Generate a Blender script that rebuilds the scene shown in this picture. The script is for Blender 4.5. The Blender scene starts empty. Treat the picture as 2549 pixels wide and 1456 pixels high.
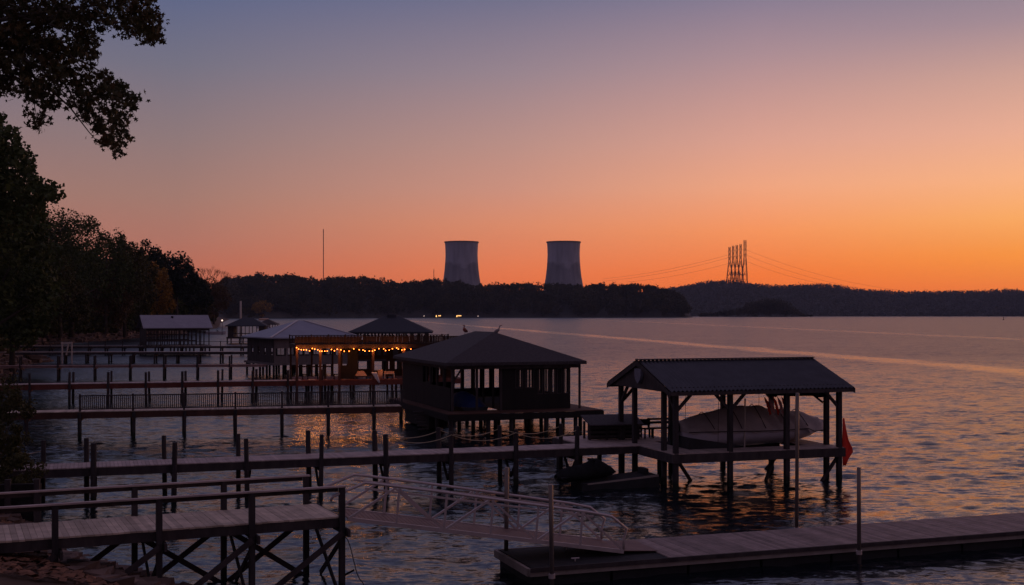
import bpy, math, random
import numpy as np
from mathutils import Vector
random.seed(7); RS=np.random.RandomState(11)
C=bpy.context.scene.collection
sc=bpy.context.scene
# ------------------------------------------------------------ view geometry
F0=3000.0; CX=1274.5; HZ=780.0; HC=7.5
def W(px,D): return (px-CX)/F0*D
def P(px,py,z):
    D=(HC-z)*F0/(py-HZ); return (W(px,D),D)
def Zat(py,D): return HC-(py-HZ)*D/F0
class Fr:
    """local frame on the water: a along, b away"""
    def __init__(s,ox,oy,deg):
        s.o=(ox,oy); t=math.radians(deg); s.u=(math.cos(t),math.sin(t)); s.v=(-math.sin(t),math.cos(t)); s.deg=deg
    def pt(s,a,b,z): return (s.o[0]+s.u[0]*a+s.v[0]*b, s.o[1]+s.u[1]*a+s.v[1]*b, z)
    def a_at(s,px,b=0.0):
        k=(px-CX)/F0; x=s.o[0]+s.v[0]*b; y=s.o[1]+s.v[1]*b
        return (k*y-x)/(s.u[0]-k*s.u[1])
def fr2(p,q): return Fr(p[0],p[1],math.degrees(math.atan2(q[1]-p[1],q[0]-p[0])))
def lin(c):
    r=[]
    for x in c:
        x/=255.0; r.append(x/12.92 if x<=.04045 else ((x+.055)/1.055)**2.4)
    return tuple(r)+(1.0,)
# ------------------------------------------------------------ mesh builder
class MB:
    def __init__(s): s.v=[]; s.f=[]; s.smooth=False
    def add(s,vs,fs):
        n=len(s.v); s.v+= [tuple(p) for p in vs]; s.f+=[tuple(i+n for i in f) for f in fs]; return s
    def hexa(s,b,t):
        return s.add(list(b)+list(t),[(3,2,1,0),(4,5,6,7),(0,1,5,4),(1,2,6,5),(2,3,7,6),(3,0,4,7)])
    def box(s,fr,a0,a1,b0,b1,z0,z1):
        q=[(a0,b0),(a1,b0),(a1,b1),(a0,b1)]
        return s.hexa([fr.pt(a,b,z0) for a,b in q],[fr.pt(a,b,z1) for a,b in q])
    def beam(s,p,q,w,h=None):
        h=h or w; p=Vector(p); q=Vector(q); d=(q-p).normalized()
        up=Vector((0,0,1)) if abs(d.z)<.95 else Vector((1,0,0))
        x=d.cross(up).normalized()*w/2; y=x.cross(d).normalized()*h/2
        return s.hexa([p-x-y,p+x-y,p+x+y,p-x+y],[q-x-y,q+x-y,q+x+y,q-x+y])
    def post(s,x,y,z0,z1,w,ang=0.0):
        fr=Fr(x,y,ang); return s.box(fr,-w/2,w/2,-w/2,w/2,z0,z1)
    def tube(s,pts,rad,n=8,cap=True):
        pts=[Vector(p) for p in pts]; m=len(pts)
        if not hasattr(rad,'__len__'): rad=[rad]*m
        base=len(s.v); ref=None
        for i,p in enumerate(pts):
            d=(pts[min(i+1,m-1)]-pts[max(i-1,0)]).normalized()
            if ref is None: ref=Vector((0,0,1)) if abs(d.z)<.9 else Vector((1,0,0))
            x=d.cross(ref)
            if x.length<1e-5: x=d.orthogonal()
            x.normalize(); y=x.cross(d).normalized(); ref=y
            for k in range(n):
                t=2*math.pi*k/n; s.v.append(tuple(p+(x*math.cos(t)+y*math.sin(t))*rad[i]))
        for i in range(m-1):
            for k in range(n):
                a=base+i*n+k; b=base+i*n+(k+1)%n; s.f.append((a,b,b+n,a+n))
        if cap:
            s.f.append(tuple(base+k for k in range(n))[::-1]); s.f.append(tuple(base+(m-1)*n+k for k in range(n)))
        return s
    def slab(s,p4,th):
        """thick sheet over four (or more) points, thickness downwards"""
        n=len(p4); t=[tuple(p) for p in p4]; b=[(p[0],p[1],p[2]-th) for p in p4]
        return s.add(b+t,[tuple(range(n))[::-1],tuple(range(n,2*n))]+[(i,(i+1)%n,(i+1)%n+n,i+n) for i in range(n)])
    def build(s,name,mat,parent=None,smooth=None):
        org=Vector((0,0,0))
        if parent is not None: org=Vector(parent['_o'])
        me=bpy.data.meshes.new(name)
        me.from_pydata([(p[0]-org.x,p[1]-org.y,p[2]-org.z) for p in s.v],[],s.f)
        if mat: me.materials.append(mat)
        if smooth if smooth is not None else s.smooth:
            for p in me.polygons: p.use_smooth=True
        me.update(); o=bpy.data.objects.new(name,me); C.objects.link(o)
        if parent is not None: o.parent=parent; o['_o']=parent['_o']
        else: o['_o']=(0.0,0.0,0.0)
        return o
def thing(name,label,cat,loc,group=None):
    o=bpy.data.objects.new(name,None); C.objects.link(o); o.location=loc; o['_o']=tuple(float(x) for x in loc)
    o.empty_display_size=.3
    o['label']=label; o['category']=cat
    if group: o['group']=group
    return o
def tag(o,label,cat,group=None):
    o['label']=label; o['category']=cat
    if group: o['group']=group
    return o
def kind(o,k,label=None,cat=None):
    o['kind']=k
    if label: o['label']=label
    if cat: o['category']=cat
    return o
def part(root,name,mat,fn,smooth=None):
    m=MB(); fn(m); return m.build(name,mat,root,smooth)
# ------------------------------------------------------------ materials
def newmat(name):
    m=bpy.data.materials.new(name); m.use_nodes=True; nt=m.node_tree
    return m,nt,nt.nodes['Principled BSDF']
def N(nt,t,**kw):
    n=nt.nodes.new(t)
    for k,v in kw.items(): setattr(n,k,v)
    return n
def mixc(nt,f,a,b,bt='MIX'):
    n=nt.nodes.new('ShaderNodeMix'); n.data_type='RGBA'; n.blend_type=bt
    for idx,val in ((0,f),(6,a),(7,b)):
        if hasattr(val,'links'): nt.links.new(val,n.inputs[idx])
        else: n.inputs[idx].default_value=val
    return n.outputs[2]
def L(c): return (c[0],c[1],c[2],1.0)
def rough(name,c1,c2,scale=3.0,r=.75,stretch=(1,1,1),island=.0,bump=.0,spec=.3,metal=0.0,isl_c=None):
    m,nt,bs=newmat(name); tc=N(nt,'ShaderNodeTexCoord'); mp=N(nt,'ShaderNodeMapping'); mp.inputs['Scale'].default_value=stretch
    nt.links.new(tc.outputs['Object'],mp.inputs['Vector'])
    no=N(nt,'ShaderNodeTexNoise'); no.inputs['Scale'].default_value=scale; no.inputs['Detail'].default_value=6; no.inputs['Roughness'].default_value=.65
    nt.links.new(mp.outputs[0],no.inputs['Vector'])
    rp=N(nt,'ShaderNodeMapRange'); rp.inputs[1].default_value=.3; rp.inputs[2].default_value=.7; nt.links.new(no.outputs['Fac'],rp.inputs[0])
    col=mixc(nt,rp.outputs[0],L(c1),L(c2))
    if island>0:
        g=N(nt,'ShaderNodeNewGeometry'); mr=N(nt,'ShaderNodeMapRange'); mr.inputs[3].default_value=1-island; mr.inputs[4].default_value=1+island
        nt.links.new(g.outputs['Random Per Island'],mr.inputs[0])
        cc=N(nt,'ShaderNodeCombineColor'); 
        for i in range(3): nt.links.new(mr.outputs[0],cc.inputs[i])
        col=mixc(nt,1.0,col,cc.outputs[0],'MULTIPLY')
    nt.links.new(col,bs.inputs['Base Color']); bs.inputs['Roughness'].default_value=r; bs.inputs['Metallic'].default_value=metal
    bs.inputs['Specular IOR Level'].default_value=spec
    if bump>0:
        b=N(nt,'ShaderNodeBump'); b.inputs['Strength'].default_value=.6; b.inputs['Distance'].default_value=bump
        nt.links.new(no.outputs['Fac'],b.inputs['Height']); nt.links.new(b.outputs[0],bs.inputs['Normal'])
    return m
def emis(name,c,s):
    m,nt,bs=newmat(name); bs.inputs['Base Color'].default_value=(.3,.2,.1,1); bs.inputs['Emission Color'].default_value=L(c); bs.inputs['Emission Strength'].default_value=s; return m
def leafmat(name,c1,c2,c3,scale=.25):
    m,nt,bs=newmat(name); tc=N(nt,'ShaderNodeTexCoord'); no=N(nt,'ShaderNodeTexNoise'); no.inputs['Scale'].default_value=scale; no.inputs['Detail'].default_value=3
    nt.links.new(tc.outputs['Object'],no.inputs['Vector'])
    rp=N(nt,'ShaderNodeMapRange'); rp.inputs[1].default_value=.38; rp.inputs[2].default_value=.62; nt.links.new(no.outputs['Fac'],rp.inputs[0])
    a=mixc(nt,rp.outputs[0],L(c1),L(c2))
    g=N(nt,'ShaderNodeNewGeometry'); col=mixc(nt,g.outputs['Random Per Island'],a,L(c3))
    nt.links.new(col,bs.inputs['Base Color']); bs.inputs['Roughness'].default_value=.6; bs.inputs['Specular IOR Level'].default_value=.15
    tr=N(nt,'ShaderNodeBsdfTranslucent'); nt.links.new(col,tr.inputs['Color']); mx=N(nt,'ShaderNodeMixShader'); mx.inputs[0].default_value=.15
    out=nt.nodes['Material Output']; nt.links.new(bs.outputs[0],mx.inputs[1]); nt.links.new(tr.outputs[0],mx.inputs[2]); nt.links.new(mx.outputs[0],out.inputs['Surface'])
    return m
M={}
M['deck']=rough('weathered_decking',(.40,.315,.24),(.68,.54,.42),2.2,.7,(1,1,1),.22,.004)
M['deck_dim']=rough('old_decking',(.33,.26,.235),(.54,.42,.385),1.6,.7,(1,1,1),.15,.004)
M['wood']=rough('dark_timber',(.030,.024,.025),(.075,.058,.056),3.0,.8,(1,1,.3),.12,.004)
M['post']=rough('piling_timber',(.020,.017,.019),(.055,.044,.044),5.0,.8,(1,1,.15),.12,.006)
def stain(m):
    nt=m.node_tree; bs=nt.nodes['Principled BSDF']; src=bs.inputs['Base Color'].links[0].from_socket; tc=N(nt,'ShaderNodeTexCoord'); sp=N(nt,'ShaderNodeSeparateXYZ'); nt.links.new(tc.outputs['Object'],sp.inputs[0])
    no=N(nt,'ShaderNodeTexNoise'); no.inputs['Scale'].default_value=2.5; nt.links.new(tc.outputs['Object'],no.inputs['Vector']); a=N(nt,'ShaderNodeMath',operation='MULTIPLY_ADD'); nt.links.new(no.outputs['Fac'],a.inputs[0]); a.inputs[1].default_value=-.5; nt.links.new(sp.outputs['Z'],a.inputs[2])
    r=N(nt,'ShaderNodeMapRange'); r.inputs[1].default_value=.0; r.inputs[2].default_value=.12; nt.links.new(a.outputs[0],r.inputs[0]); nt.links.new(mixc(nt,r.outputs[0],(.016,.02,.012,1),src),bs.inputs['Base Color'])
stain(M['post'])
M['redwood']=rough('red_stained_timber',(.10,.026,.018),(.17,.05,.034),2.0,.75,(1,1,.5),.12,.003)
M['brown']=rough('brown_stained_timber',(.055,.024,.017),(.105,.046,.032),2.0,.75,(1,1,.3),.15,.003)
M['dkbrown']=rough('dark_stained_timber',(.009,.007,.007),(.02,.015,.014),2.0,.8,(1,1,.3),.15,.003)
M['terrace']=rough('dark_terrace_timber',(.026,.013,.009),(.048,.023,.016),2.0,.8,(1,1,.3),.15,.003)
M['pinkwood']=rough('pink_grey_timber',(.20,.11,.10),(.33,.20,.18),1.2,.75,(1,1,1),.1,.003)
M['greywall']=rough('grey_boarding',(.12,.10,.10),(.20,.165,.16),2.0,.8,(1,1,.2),.1,.003)
M['shingle']=rough('brown_shingles',(.034,.028,.031),(.085,.068,.072),9.0,.85,(1,1,1),.0,.02)
M['shingle_dk']=rough('charcoal_shingles',(.03,.032,.042),(.065,.066,.082),9.0,.85,(1,1,1),.0,.02)
M['bluemetal']=rough('pale_blue_metal_roof',(.20,.20,.26),(.27,.27,.33),.6,.5,(1,1,1),.06,.002,.5)
M['silvermetal']=rough('silver_metal_roof',(.22,.20,.24),(.29,.27,.31),.8,.5,(1,1,1),.05,.002,.5)
M['darkmetal']=rough('dark_corrugated_roof',(.038,.035,.043),(.065,.06,.072),1.5,.42,(1,1,1),.0,.001,.5,.4)
M['fdeck']=rough('reddish_dock_planks',(.18,.135,.12),(.34,.25,.23),2.2,.7,(1,1,1),.25,.004)
M['ridge']=rough('pale_ridge_cap',(.55,.5,.5),(.65,.6,.6),2,.6)
M['alu']=rough('weathered_aluminium',(.46,.38,.37),(.60,.51,.49),3,.45,(1,1,1),.05,.0,.5,.45)
M['aluplank']=rough('ribbed_aluminium_tread',(.16,.09,.075),(.22,.13,.11),2,.6,(1,1,1),.08)
M['steel']=rough('galvanised_pile',(.13,.105,.095),(.22,.18,.16),4,.35,(1,1,.3),.0,.0,.5,.55)
M['concrete']=rough('weathered_shaded_concrete',(.40,.40,.47),(.60,.58,.65),.022,.9,(1,1,.5),.0)
def weather_and_shade(m):
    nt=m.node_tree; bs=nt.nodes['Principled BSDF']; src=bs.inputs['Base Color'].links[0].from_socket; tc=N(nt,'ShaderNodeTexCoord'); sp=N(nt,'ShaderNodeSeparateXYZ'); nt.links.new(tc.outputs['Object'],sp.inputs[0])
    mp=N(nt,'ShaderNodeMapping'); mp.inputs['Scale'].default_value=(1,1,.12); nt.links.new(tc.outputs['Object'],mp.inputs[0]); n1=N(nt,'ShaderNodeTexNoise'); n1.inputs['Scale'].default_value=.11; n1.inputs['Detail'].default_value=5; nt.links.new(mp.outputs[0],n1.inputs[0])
    r1=N(nt,'ShaderNodeMapRange'); r1.inputs[1].default_value=.35; r1.inputs[2].default_value=.65; r1.inputs[3].default_value=.74; nt.links.new(n1.outputs['Fac'],r1.inputs[0])  # weather streaks down the shell
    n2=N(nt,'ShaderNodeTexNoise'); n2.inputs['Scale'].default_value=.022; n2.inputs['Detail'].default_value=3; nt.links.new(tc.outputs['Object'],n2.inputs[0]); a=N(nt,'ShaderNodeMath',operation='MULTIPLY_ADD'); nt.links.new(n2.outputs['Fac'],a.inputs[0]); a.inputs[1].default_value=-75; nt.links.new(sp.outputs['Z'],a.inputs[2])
    r2=N(nt,'ShaderNodeMapRange'); r2.inputs[1].default_value=54; r2.inputs[2].default_value=61; r2.inputs[3].default_value=.66; nt.links.new(a.outputs[0],r2.inputs[0])  # lower shell darker below a ragged edge: shadow painted into the concrete colour
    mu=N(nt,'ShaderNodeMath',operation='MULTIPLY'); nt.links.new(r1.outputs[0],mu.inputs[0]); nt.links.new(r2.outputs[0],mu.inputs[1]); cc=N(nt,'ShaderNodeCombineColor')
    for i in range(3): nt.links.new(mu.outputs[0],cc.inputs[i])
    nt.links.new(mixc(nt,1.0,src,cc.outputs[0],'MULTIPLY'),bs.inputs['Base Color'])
weather_and_shade(M['concrete'])
M['concrete_rim']=rough('dark_concrete_rim',(.16,.15,.16),(.22,.20,.21),.05,.9)
M['lattice']=rough('lattice_steel',(.10,.08,.08),(.16,.13,.13),1,.7)
M['mat']=rough('black_rubber_mat',(.012,.012,.014),(.03,.028,.03),5,.85,(1,1,1),.0,.01)
M['floats']=rough('black_plastic_floats',(.015,.015,.017),(.03,.03,.033),2,.7)
M['bumper']=rough('pale_fascia_board',(.22,.18,.16),(.34,.28,.25),2.5,.8,(1,1,1),.12,.003)
M['cover']=rough('taupe_boat_cover',(.36,.29,.27),(.50,.41,.385),1.2,.85,(1,1,1),.0,.03)
M['hull']=rough('white_boat_hull',(.50,.45,.50),(.58,.53,.58),.8,.35,(1,1,1),.0,.0,.5)
M['hull_dk']=rough('black_hull_bottom',(.03,.03,.035),(.05,.05,.055),1,.5)
M['redcloth']=rough('red_cloth',(.75,.035,.02),(.9,.06,.03),6,.7,(1,1,1),.0,.01)
M['whitecloth']=rough('pale_cloth',(.6,.55,.55),(.7,.66,.66),6,.8)
M['bluetarp']=rough('blue_tarp',(.008,.02,.09),(.012,.032,.14),4,.6,(1,1,1),.0,.02)
M['black']=rough('black_vinyl',(.010,.010,.011),(.022,.022,.024),4,.9,(1,1,1),.0,.01,.08)
M['rope']=rough('tan_rope',(.42,.33,.22),(.55,.44,.30),20,.9)
M['rope_dk']=rough('dark_rope',(.05,.045,.04),(.08,.07,.06),20,.9)
M['plaque']=rough('grey_plaque',(.12,.125,.16),(.20,.20,.25),6,.6)
M['palepost']=rough('pale_painted_post',(.42,.35,.31),(.55,.46,.41),4,.7)
M['ground']=rough('shore_soil',(.055,.032,.02),(.12,.07,.045),.8,.95,(1,1,1),.0,.05)
M['hill']=rough('forest_floor',(.045,.05,.05),(.09,.085,.085),.02,.95)
M['rock']=rough('riprap_rock',(.08,.05,.038),(.19,.12,.095),1.5,.9,(1,1,1),.3,.03)
M['leaflitter']=rough('fallen_leaves',(.15,.065,.035),(.27,.13,.075),3,.9,(1,1,1),.4)
M['bark']=rough('bark',(.05,.038,.032),(.10,.08,.065),6,.9,(1,1,.2),.0,.02)
M['leaf_green']=leafmat('dark_green_leaves',(.05,.075,.025),(.095,.11,.03),(.05,.06,.022))
M['leaf_olive']=leafmat('olive_leaves',(.05,.062,.02),(.10,.085,.025),(.06,.05,.02))
M['leaf_dark']=leafmat('pine_needles',(.022,.036,.026),(.035,.052,.032),(.024,.035,.024))
M['leaf_orange']=leafmat('autumn_orange_leaves',(.28,.15,.03),(.46,.23,.035),(.16,.10,.03))
M['leaf_rust']=leafmat('rusty_brown_leaves',(.10,.065,.03),(.15,.085,.035),(.075,.05,.025))
M['leaf_near']=leafmat('near_brown_green_leaves',(.055,.05,.02),(.095,.055,.025),(.04,.045,.018),.6)
M['forest']=leafmat('far_forest_leaves',(.030,.036,.026),(.105,.085,.045),(.045,.048,.032),.028)
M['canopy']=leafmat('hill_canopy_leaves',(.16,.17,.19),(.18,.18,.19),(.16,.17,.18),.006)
M['pampas']=rough('tan_bark',(.2,.15,.11),(.3,.23,.17),4,.9)
M['birdgrey']=rough('grey_feathers',(.13,.11,.12),(.3,.25,.26),12,.8)
M['birdred']=rough('reddish_brown_feathers',(.16,.045,.04),(.25,.08,.07),12,.8)
M['warmwin']=emis('lit_window',(1.0,.52,.16),2.2)
M['lamp']=emis('white_lamp',(1.0,.72,.6),1.6)
M['tanstrip']=rough('tan_canopy',(.55,.33,.22),(.65,.4,.28),2,.6)
M['bulb']=emis('string_bulb',(1.0,.17,.022),11.0)
M['screen'],_nt,_b=newmat('dark_insect_screen')
_b.inputs['Base Color'].default_value=(.03,.03,.035,1); _b.inputs['Roughness'].default_value=.6
_tr=N(_nt,'ShaderNodeBsdfTransparent'); _mx=N(_nt,'ShaderNodeMixShader'); _mx.inputs[0].default_value=.22
_nt.links.new(_tr.outputs[0],_mx.inputs[1]); _nt.links.new(_b.outputs[0],_mx.inputs[2]); _nt.links.new(_mx.outputs[0],_nt.nodes['Material Output'].inputs['Surface'])
# ------------------------------------------------------------ sky, sun, camera
def world():
    w=bpy.data.worlds.new('World'); sc.world=w; w.use_nodes=True; nt=w.node_tree; nt.nodes.clear()
    out=N(nt,'ShaderNodeOutputWorld'); tc=N(nt,'ShaderNodeTexCoord'); sep=N(nt,'ShaderNodeSeparateXYZ')
    nrm=N(nt,'ShaderNodeVectorMath',operation='NORMALIZE'); nt.links.new(tc.outputs['Generated'],nrm.inputs[0]); nt.links.new(nrm.outputs[0],sep.inputs[0])
    az=N(nt,'ShaderNodeMath',operation='ARCTAN2'); nt.links.new(sep.outputs['X'],az.inputs[0]); nt.links.new(sep.outputs['Y'],az.inputs[1])
    H=[(115,125,95,15),0]
    def ramp(st):
        r=N(nt,'ShaderNodeValToRGB'); e=r.color_ramp; e.interpolation='LINEAR'
        while len(e.elements)>1: e.elements.remove(e.elements[-1])
        e.elements[0].position=st[0][0]; e.elements[0].color=lin(st[0][1])
        for z,c in st[1:]:
            k=e.elements.new(z); k.color=lin(c)
        nt.links.new(sep.outputs['Z'],r.inputs[0]); return r.outputs[0]
    Zn=[(.36,(104,104,140)),(.6,(108,98,130)),(1.0,(96,86,106))]
    stops=[(-180,[(0,(70,60,76)),(.12,(104,84,100)),(.3,(98,86,110)),(1,(96,86,106))]),
     (-90,[(0,(104,76,76)),(.12,(116,92,102)),(.3,(100,92,118)),(1,(96,86,106))]),
     (-15.5,[(0,(182,92,70)),(.033,(190,108,86)),(.06,(180,118,102)),(.093,(164,122,111)),(.139,(142,119,120)),(.196,(114,111,128)),(.252,(90,99,133))]+Zn),
     (0,[(0,(226,102,58)),(.033,(236,122,76)),(.073,(225,141,106)),(.103,(206,145,126)),(.139,(186,142,133)),(.196,(150,130,140)),(.252,(112,110,136))]+Zn),
     (11.5,[(0,(240,106,50)),(.033,(250,124,58)),(.066,(254,151,92)),(.103,(242,166,129)),(.139,(220,160,142)),(.206,(170,139,146)),(.252,(130,120,143))]+Zn),
     (22.6,[(0,(205,95,60)),(.018,(240,122,60)),(.045,(255,150,62)),(.073,(255,172,99)),(.103,(250,178,131)),(.139,(232,171,146)),(.18,(203,158,146)),(.22,(160,136,146)),(.252,(134,124,142)),(.36,(122,112,144)),(.6,(112,100,130)),(1,(96,86,106))]),
     (42,[(0,(225,110,55)),(.03,(255,170,80)),(.09,(255,190,110)),(.16,(225,170,145)),(.25,(150,132,150)),(.4,(122,108,138)),(.6,(112,100,130)),(1,(96,86,106))]),
     (110,[(0,(124,86,74)),(.12,(130,100,106)),(.3,(108,96,120)),(1,(96,86,106))]),
     (180,[(0,(70,60,76)),(.12,(104,84,100)),(.3,(98,86,110)),(1,(96,86,106))])]
    col=ramp(stops[0][1])
    for (a0,_),(a1,st) in zip(stops[:-1],stops[1:]):
        mr=N(nt,'ShaderNodeMapRange'); mr.inputs[1].default_value=math.radians(a0); mr.inputs[2].default_value=math.radians(a1)
        nt.links.new(az.outputs[0],mr.inputs[0]); col=mixc(nt,mr.outputs[0],col,ramp(st))
    bg=N(nt,'ShaderNodeBackground'); nt.links.new(col,bg.inputs[0]); bg.inputs[1].default_value=1.05
    sk=N(nt,'ShaderNodeTexSky'); sk.sky_type='NISHITA'; sk.sun_disc=False; sk.sun_elevation=math.radians(1.0); sk.sun_rotation=math.radians(40)
    b2=N(nt,'ShaderNodeBackground'); nt.links.new(sk.outputs[0],b2.inputs[0]); b2.inputs[1].default_value=.005
    ad=N(nt,'ShaderNodeAddShader'); nt.links.new(bg.outputs[0],ad.inputs[0]); nt.links.new(b2.outputs[0],ad.inputs[1]); nt.links.new(ad.outputs[0],out.inputs[0])
world()
sl=bpy.data.lights.new('sun','SUN'); sl.energy=.12; sl.angle=math.radians(12); sl.color=(1,.45,.2)
so=bpy.data.objects.new('sun',sl); C.objects.link(so)
_e,_a=math.radians(2.5),math.radians(40); so.rotation_euler=Vector((math.sin(_a)*math.cos(_e),math.cos(_a)*math.cos(_e),math.sin(_e))).to_track_quat('Z','Y').to_euler(); so.location=(30,30,40)
cd=bpy.data.cameras.new('camera'); cam=bpy.data.objects.new('camera',cd); C.objects.link(cam)
cam.location=(0,0,HC); cam.rotation_euler=(math.radians(90),0,0); cd.sensor_width=36; cd.lens=F0/2549*36; cd.shift_y=(HZ-728)/2549; cd.clip_end=20000; cd.clip_start=.5
sc.camera=cam
sc.view_settings.view_transform='Standard'; sc.view_settings.look='None'; sc.view_settings.exposure=0; sc.view_settings.gamma=1
sc.cycles.use_denoising=True; sc.cycles.max_bounces=6; sc.cycles.transparent_max_bounces=12
sc.cycles.sample_clamp_indirect=3
# ------------------------------------------------------------ water
def water():
    m,nt,bs=newmat('lake_water')
    bs.inputs['Base Color'].default_value=(.006,.010,.014,1); bs.inputs['Roughness'].default_value=.27; bs.inputs['IOR'].default_value=1.333
    tc=N(nt,'ShaderNodeTexCoord')
    def noise(scale,st,det,rot=0.0,dist=0.0):
        mp=N(nt,'ShaderNodeMapping'); mp.inputs['Scale'].default_value=st; mp.inputs['Rotation'].default_value=(0,0,math.radians(rot))
        nt.links.new(tc.outputs['Object'],mp.inputs['Vector']); n=N(nt,'ShaderNodeTexNoise'); n.inputs['Scale'].default_value=scale; n.inputs['Detail'].default_value=det; n.inputs['Roughness'].default_value=.55; n.inputs['Distortion'].default_value=dist
        nt.links.new(mp.outputs[0],n.inputs['Vector']); return n.outputs['Fac']
    def mul(a,b):
        x=N(nt,'ShaderNodeMath',operation='MULTIPLY')
        for i,q in enumerate((a,b)):
            if hasattr(q,'links'): nt.links.new(q,x.inputs[i])
            else: x.inputs[i].default_value=q
        return x.outputs[0]
    def add(a,b):
        x=N(nt,'ShaderNodeMath',operation='ADD'); nt.links.new(a,x.inputs[0])
        if hasattr(b,'links'): nt.links.new(b,x.inputs[1])
        else: x.inputs[1].default_value=b
        return x.outputs[0]
    big=mul(noise(.32,(.55,1.1,1),2,12,.3),WV[0]); mid=mul(noise(1.1,(.42,1.0,1),3,-8,.4),WV[1]); fine=mul(noise(5.0,(.7,1,1),2,10),WV[2])
    h=add(add(big,mid),fine)
    # gusts: patches of calmer and rougher water
    g=noise(.035,(.35,1.3,1),3,15); mr=N(nt,'ShaderNodeMapRange'); mr.inputs[1].default_value=.35; mr.inputs[2].default_value=.68; mr.inputs[3].default_value=.72; mr.inputs[4].default_value=1.2; nt.links.new(g,mr.inputs[0])
    # boat wake: a band of smoother water along a line
    sep=N(nt,'ShaderNodeSeparateXYZ'); nt.links.new(tc.outputs['Object'],sep.inputs[0])
    def strip(x0,y0,x1,y1,w0,amt):
        dx,dy=x1-x0,y1-y0; l=math.hypot(dx,dy); nx,ny=-dy/l,dx/l
        d=add(add(mul(sep.outputs['X'],nx),mul(sep.outputs['Y'],ny)),-(x0*nx+y0*ny))
        wob=mul(add(noise(.05,(1,1,1),3),-.5),w0*1.6); d=add(d,wob)
        ab=N(nt,'ShaderNodeMath',operation='ABSOLUTE'); nt.links.new(d,ab.inputs[0])
        r=N(nt,'ShaderNodeMapRange'); r.interpolation_type='SMOOTHSTEP'; r.inputs[1].default_value=w0*.25; r.inputs[2].default_value=w0; r.inputs[3].default_value=amt; r.inputs[4].default_value=1
        nt.links.new(ab.outputs[0],r.inputs[0]); return r.outputs[0]
    a=P(1330,824,0); b=P(2549,925,0); s1=strip(a[0],a[1],b[0],b[1],6.5,.66)
    a=P(1900,815,0); b=P(2549,845,0); s2=strip(a[0],a[1],b[0],b[1],9.0,.85)
    my=N(nt,'ShaderNodeMapRange'); my.inputs[1].default_value=30; my.inputs[2].default_value=220; my.inputs[3].default_value=.13; my.inputs[4].default_value=.30; nt.links.new(sep.outputs['Y'],my.inputs[0]); rg=mul(mul(s1,s2),my.outputs[0]); nt.links.new(rg,bs.inputs['Roughness'])
    h=mul(mul(mul(h,mr.outputs[0]),s1),s2)
    bp=N(nt,'ShaderNodeBump'); bp.inputs['Strength'].default_value=1.0; bp.inputs['Distance'].default_value=1.0
    nt.links.new(h,bp.inputs['Height']); nt.links.new(bp.outputs[0],bs.inputs['Normal'])
    # statistical wave slopes that stay rough at any distance
    def slope(scale,st,k,kx,rot):
        mp=N(nt,'ShaderNodeMapping'); mp.inputs['Scale'].default_value=st; mp.inputs['Rotation'].default_value=(0,0,math.radians(rot)); nt.links.new(tc.outputs['Object'],mp.inputs['Vector'])
        n=N(nt,'ShaderNodeTexNoise'); n.inputs['Scale'].default_value=scale; n.inputs['Detail'].default_value=4; n.inputs['Roughness'].default_value=.62; nt.links.new(mp.outputs[0],n.inputs['Vector'])
        v=N(nt,'ShaderNodeVectorMath',operation='SUBTRACT'); nt.links.new(n.outputs['Color'],v.inputs[0]); v.inputs[1].default_value=(.5,.5,.5)
        w=N(nt,'ShaderNodeVectorMath',operation='MULTIPLY'); nt.links.new(v.outputs[0],w.inputs[0]); w.inputs[1].default_value=(kx,k,0); return w.outputs[0]
    sl=[slope(.9,(.35,1,1),SLP[0],SLP[0]*.45,8),slope(3.6,(.55,1,1),SLP[1],SLP[1]*.6,-9)]
    sm=N(nt,'ShaderNodeVectorMath',operation='ADD'); nt.links.new(sl[0],sm.inputs[0]); nt.links.new(sl[1],sm.inputs[1])
    ms=N(nt,'ShaderNodeMapRange'); ms.inputs[1].default_value=30; ms.inputs[2].default_value=260; ms.inputs[3].default_value=.75; ms.inputs[4].default_value=1.5; nt.links.new(sep.outputs['Y'],ms.inputs[0])
    sc_=N(nt,'ShaderNodeVectorMath',operation='SCALE'); nt.links.new(sm.outputs[0],sc_.inputs[0]); nt.links.new(mul(mul(mul(mr.outputs[0],s1),s2),ms.outputs[0]),sc_.inputs['Scale'])
    ad=N(nt,'ShaderNodeVectorMath',operation='ADD'); nt.links.new(sc_.outputs[0],ad.inputs[0]); ad.inputs[1].default_value=(0,0,1)
    nm=N(nt,'ShaderNodeVectorMath',operation='NORMALIZE'); nt.links.new(ad.outputs[0],nm.inputs[0]); nt.links.new(nm.outputs[0],bp.inputs['Normal'])
    # one sheet: finely gridded, truly wavy water round the docks, flat quads out to the far shores
    y0,y1,k=26.0,300.0,.56
    ny=640; nx=860; ys=y0*(y1/y0)**(np.arange(ny)/(ny-1)); us=np.linspace(-k,k,nx)
    X=us[None,:]*ys[:,None]; Y=np.repeat(ys[:,None],nx,1); Z=np.zeros_like(X); r=np.random.RandomState(3)
    dx=2*k*Y/nx; dy=Y*math.log(y1/y0)/ny; res=np.maximum(dx,dy*.8)
    gx=X+.6*np.sin(Y*.21+1)+.5*np.sin(X*.17); gy=Y+.7*np.sin(X*.19)+.5*np.sin(Y*.13+2)
    for i in range(72):
        lam=.38*(2.3/.38)**(r.rand()**1.2); th=math.radians(r.normal(82,26)); sl=.034*(1.0 if lam<3 else .55); kk=2*math.pi/lam
        amp=sl/kk*np.clip((lam/res-2.2)/2.2,0,1); Z+=amp*np.sin(kk*(gx*math.cos(th)+gy*math.sin(th))+r.rand()*6.283)
    Z+= .25*Z*np.abs(Z)/(.06)*.0
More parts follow.
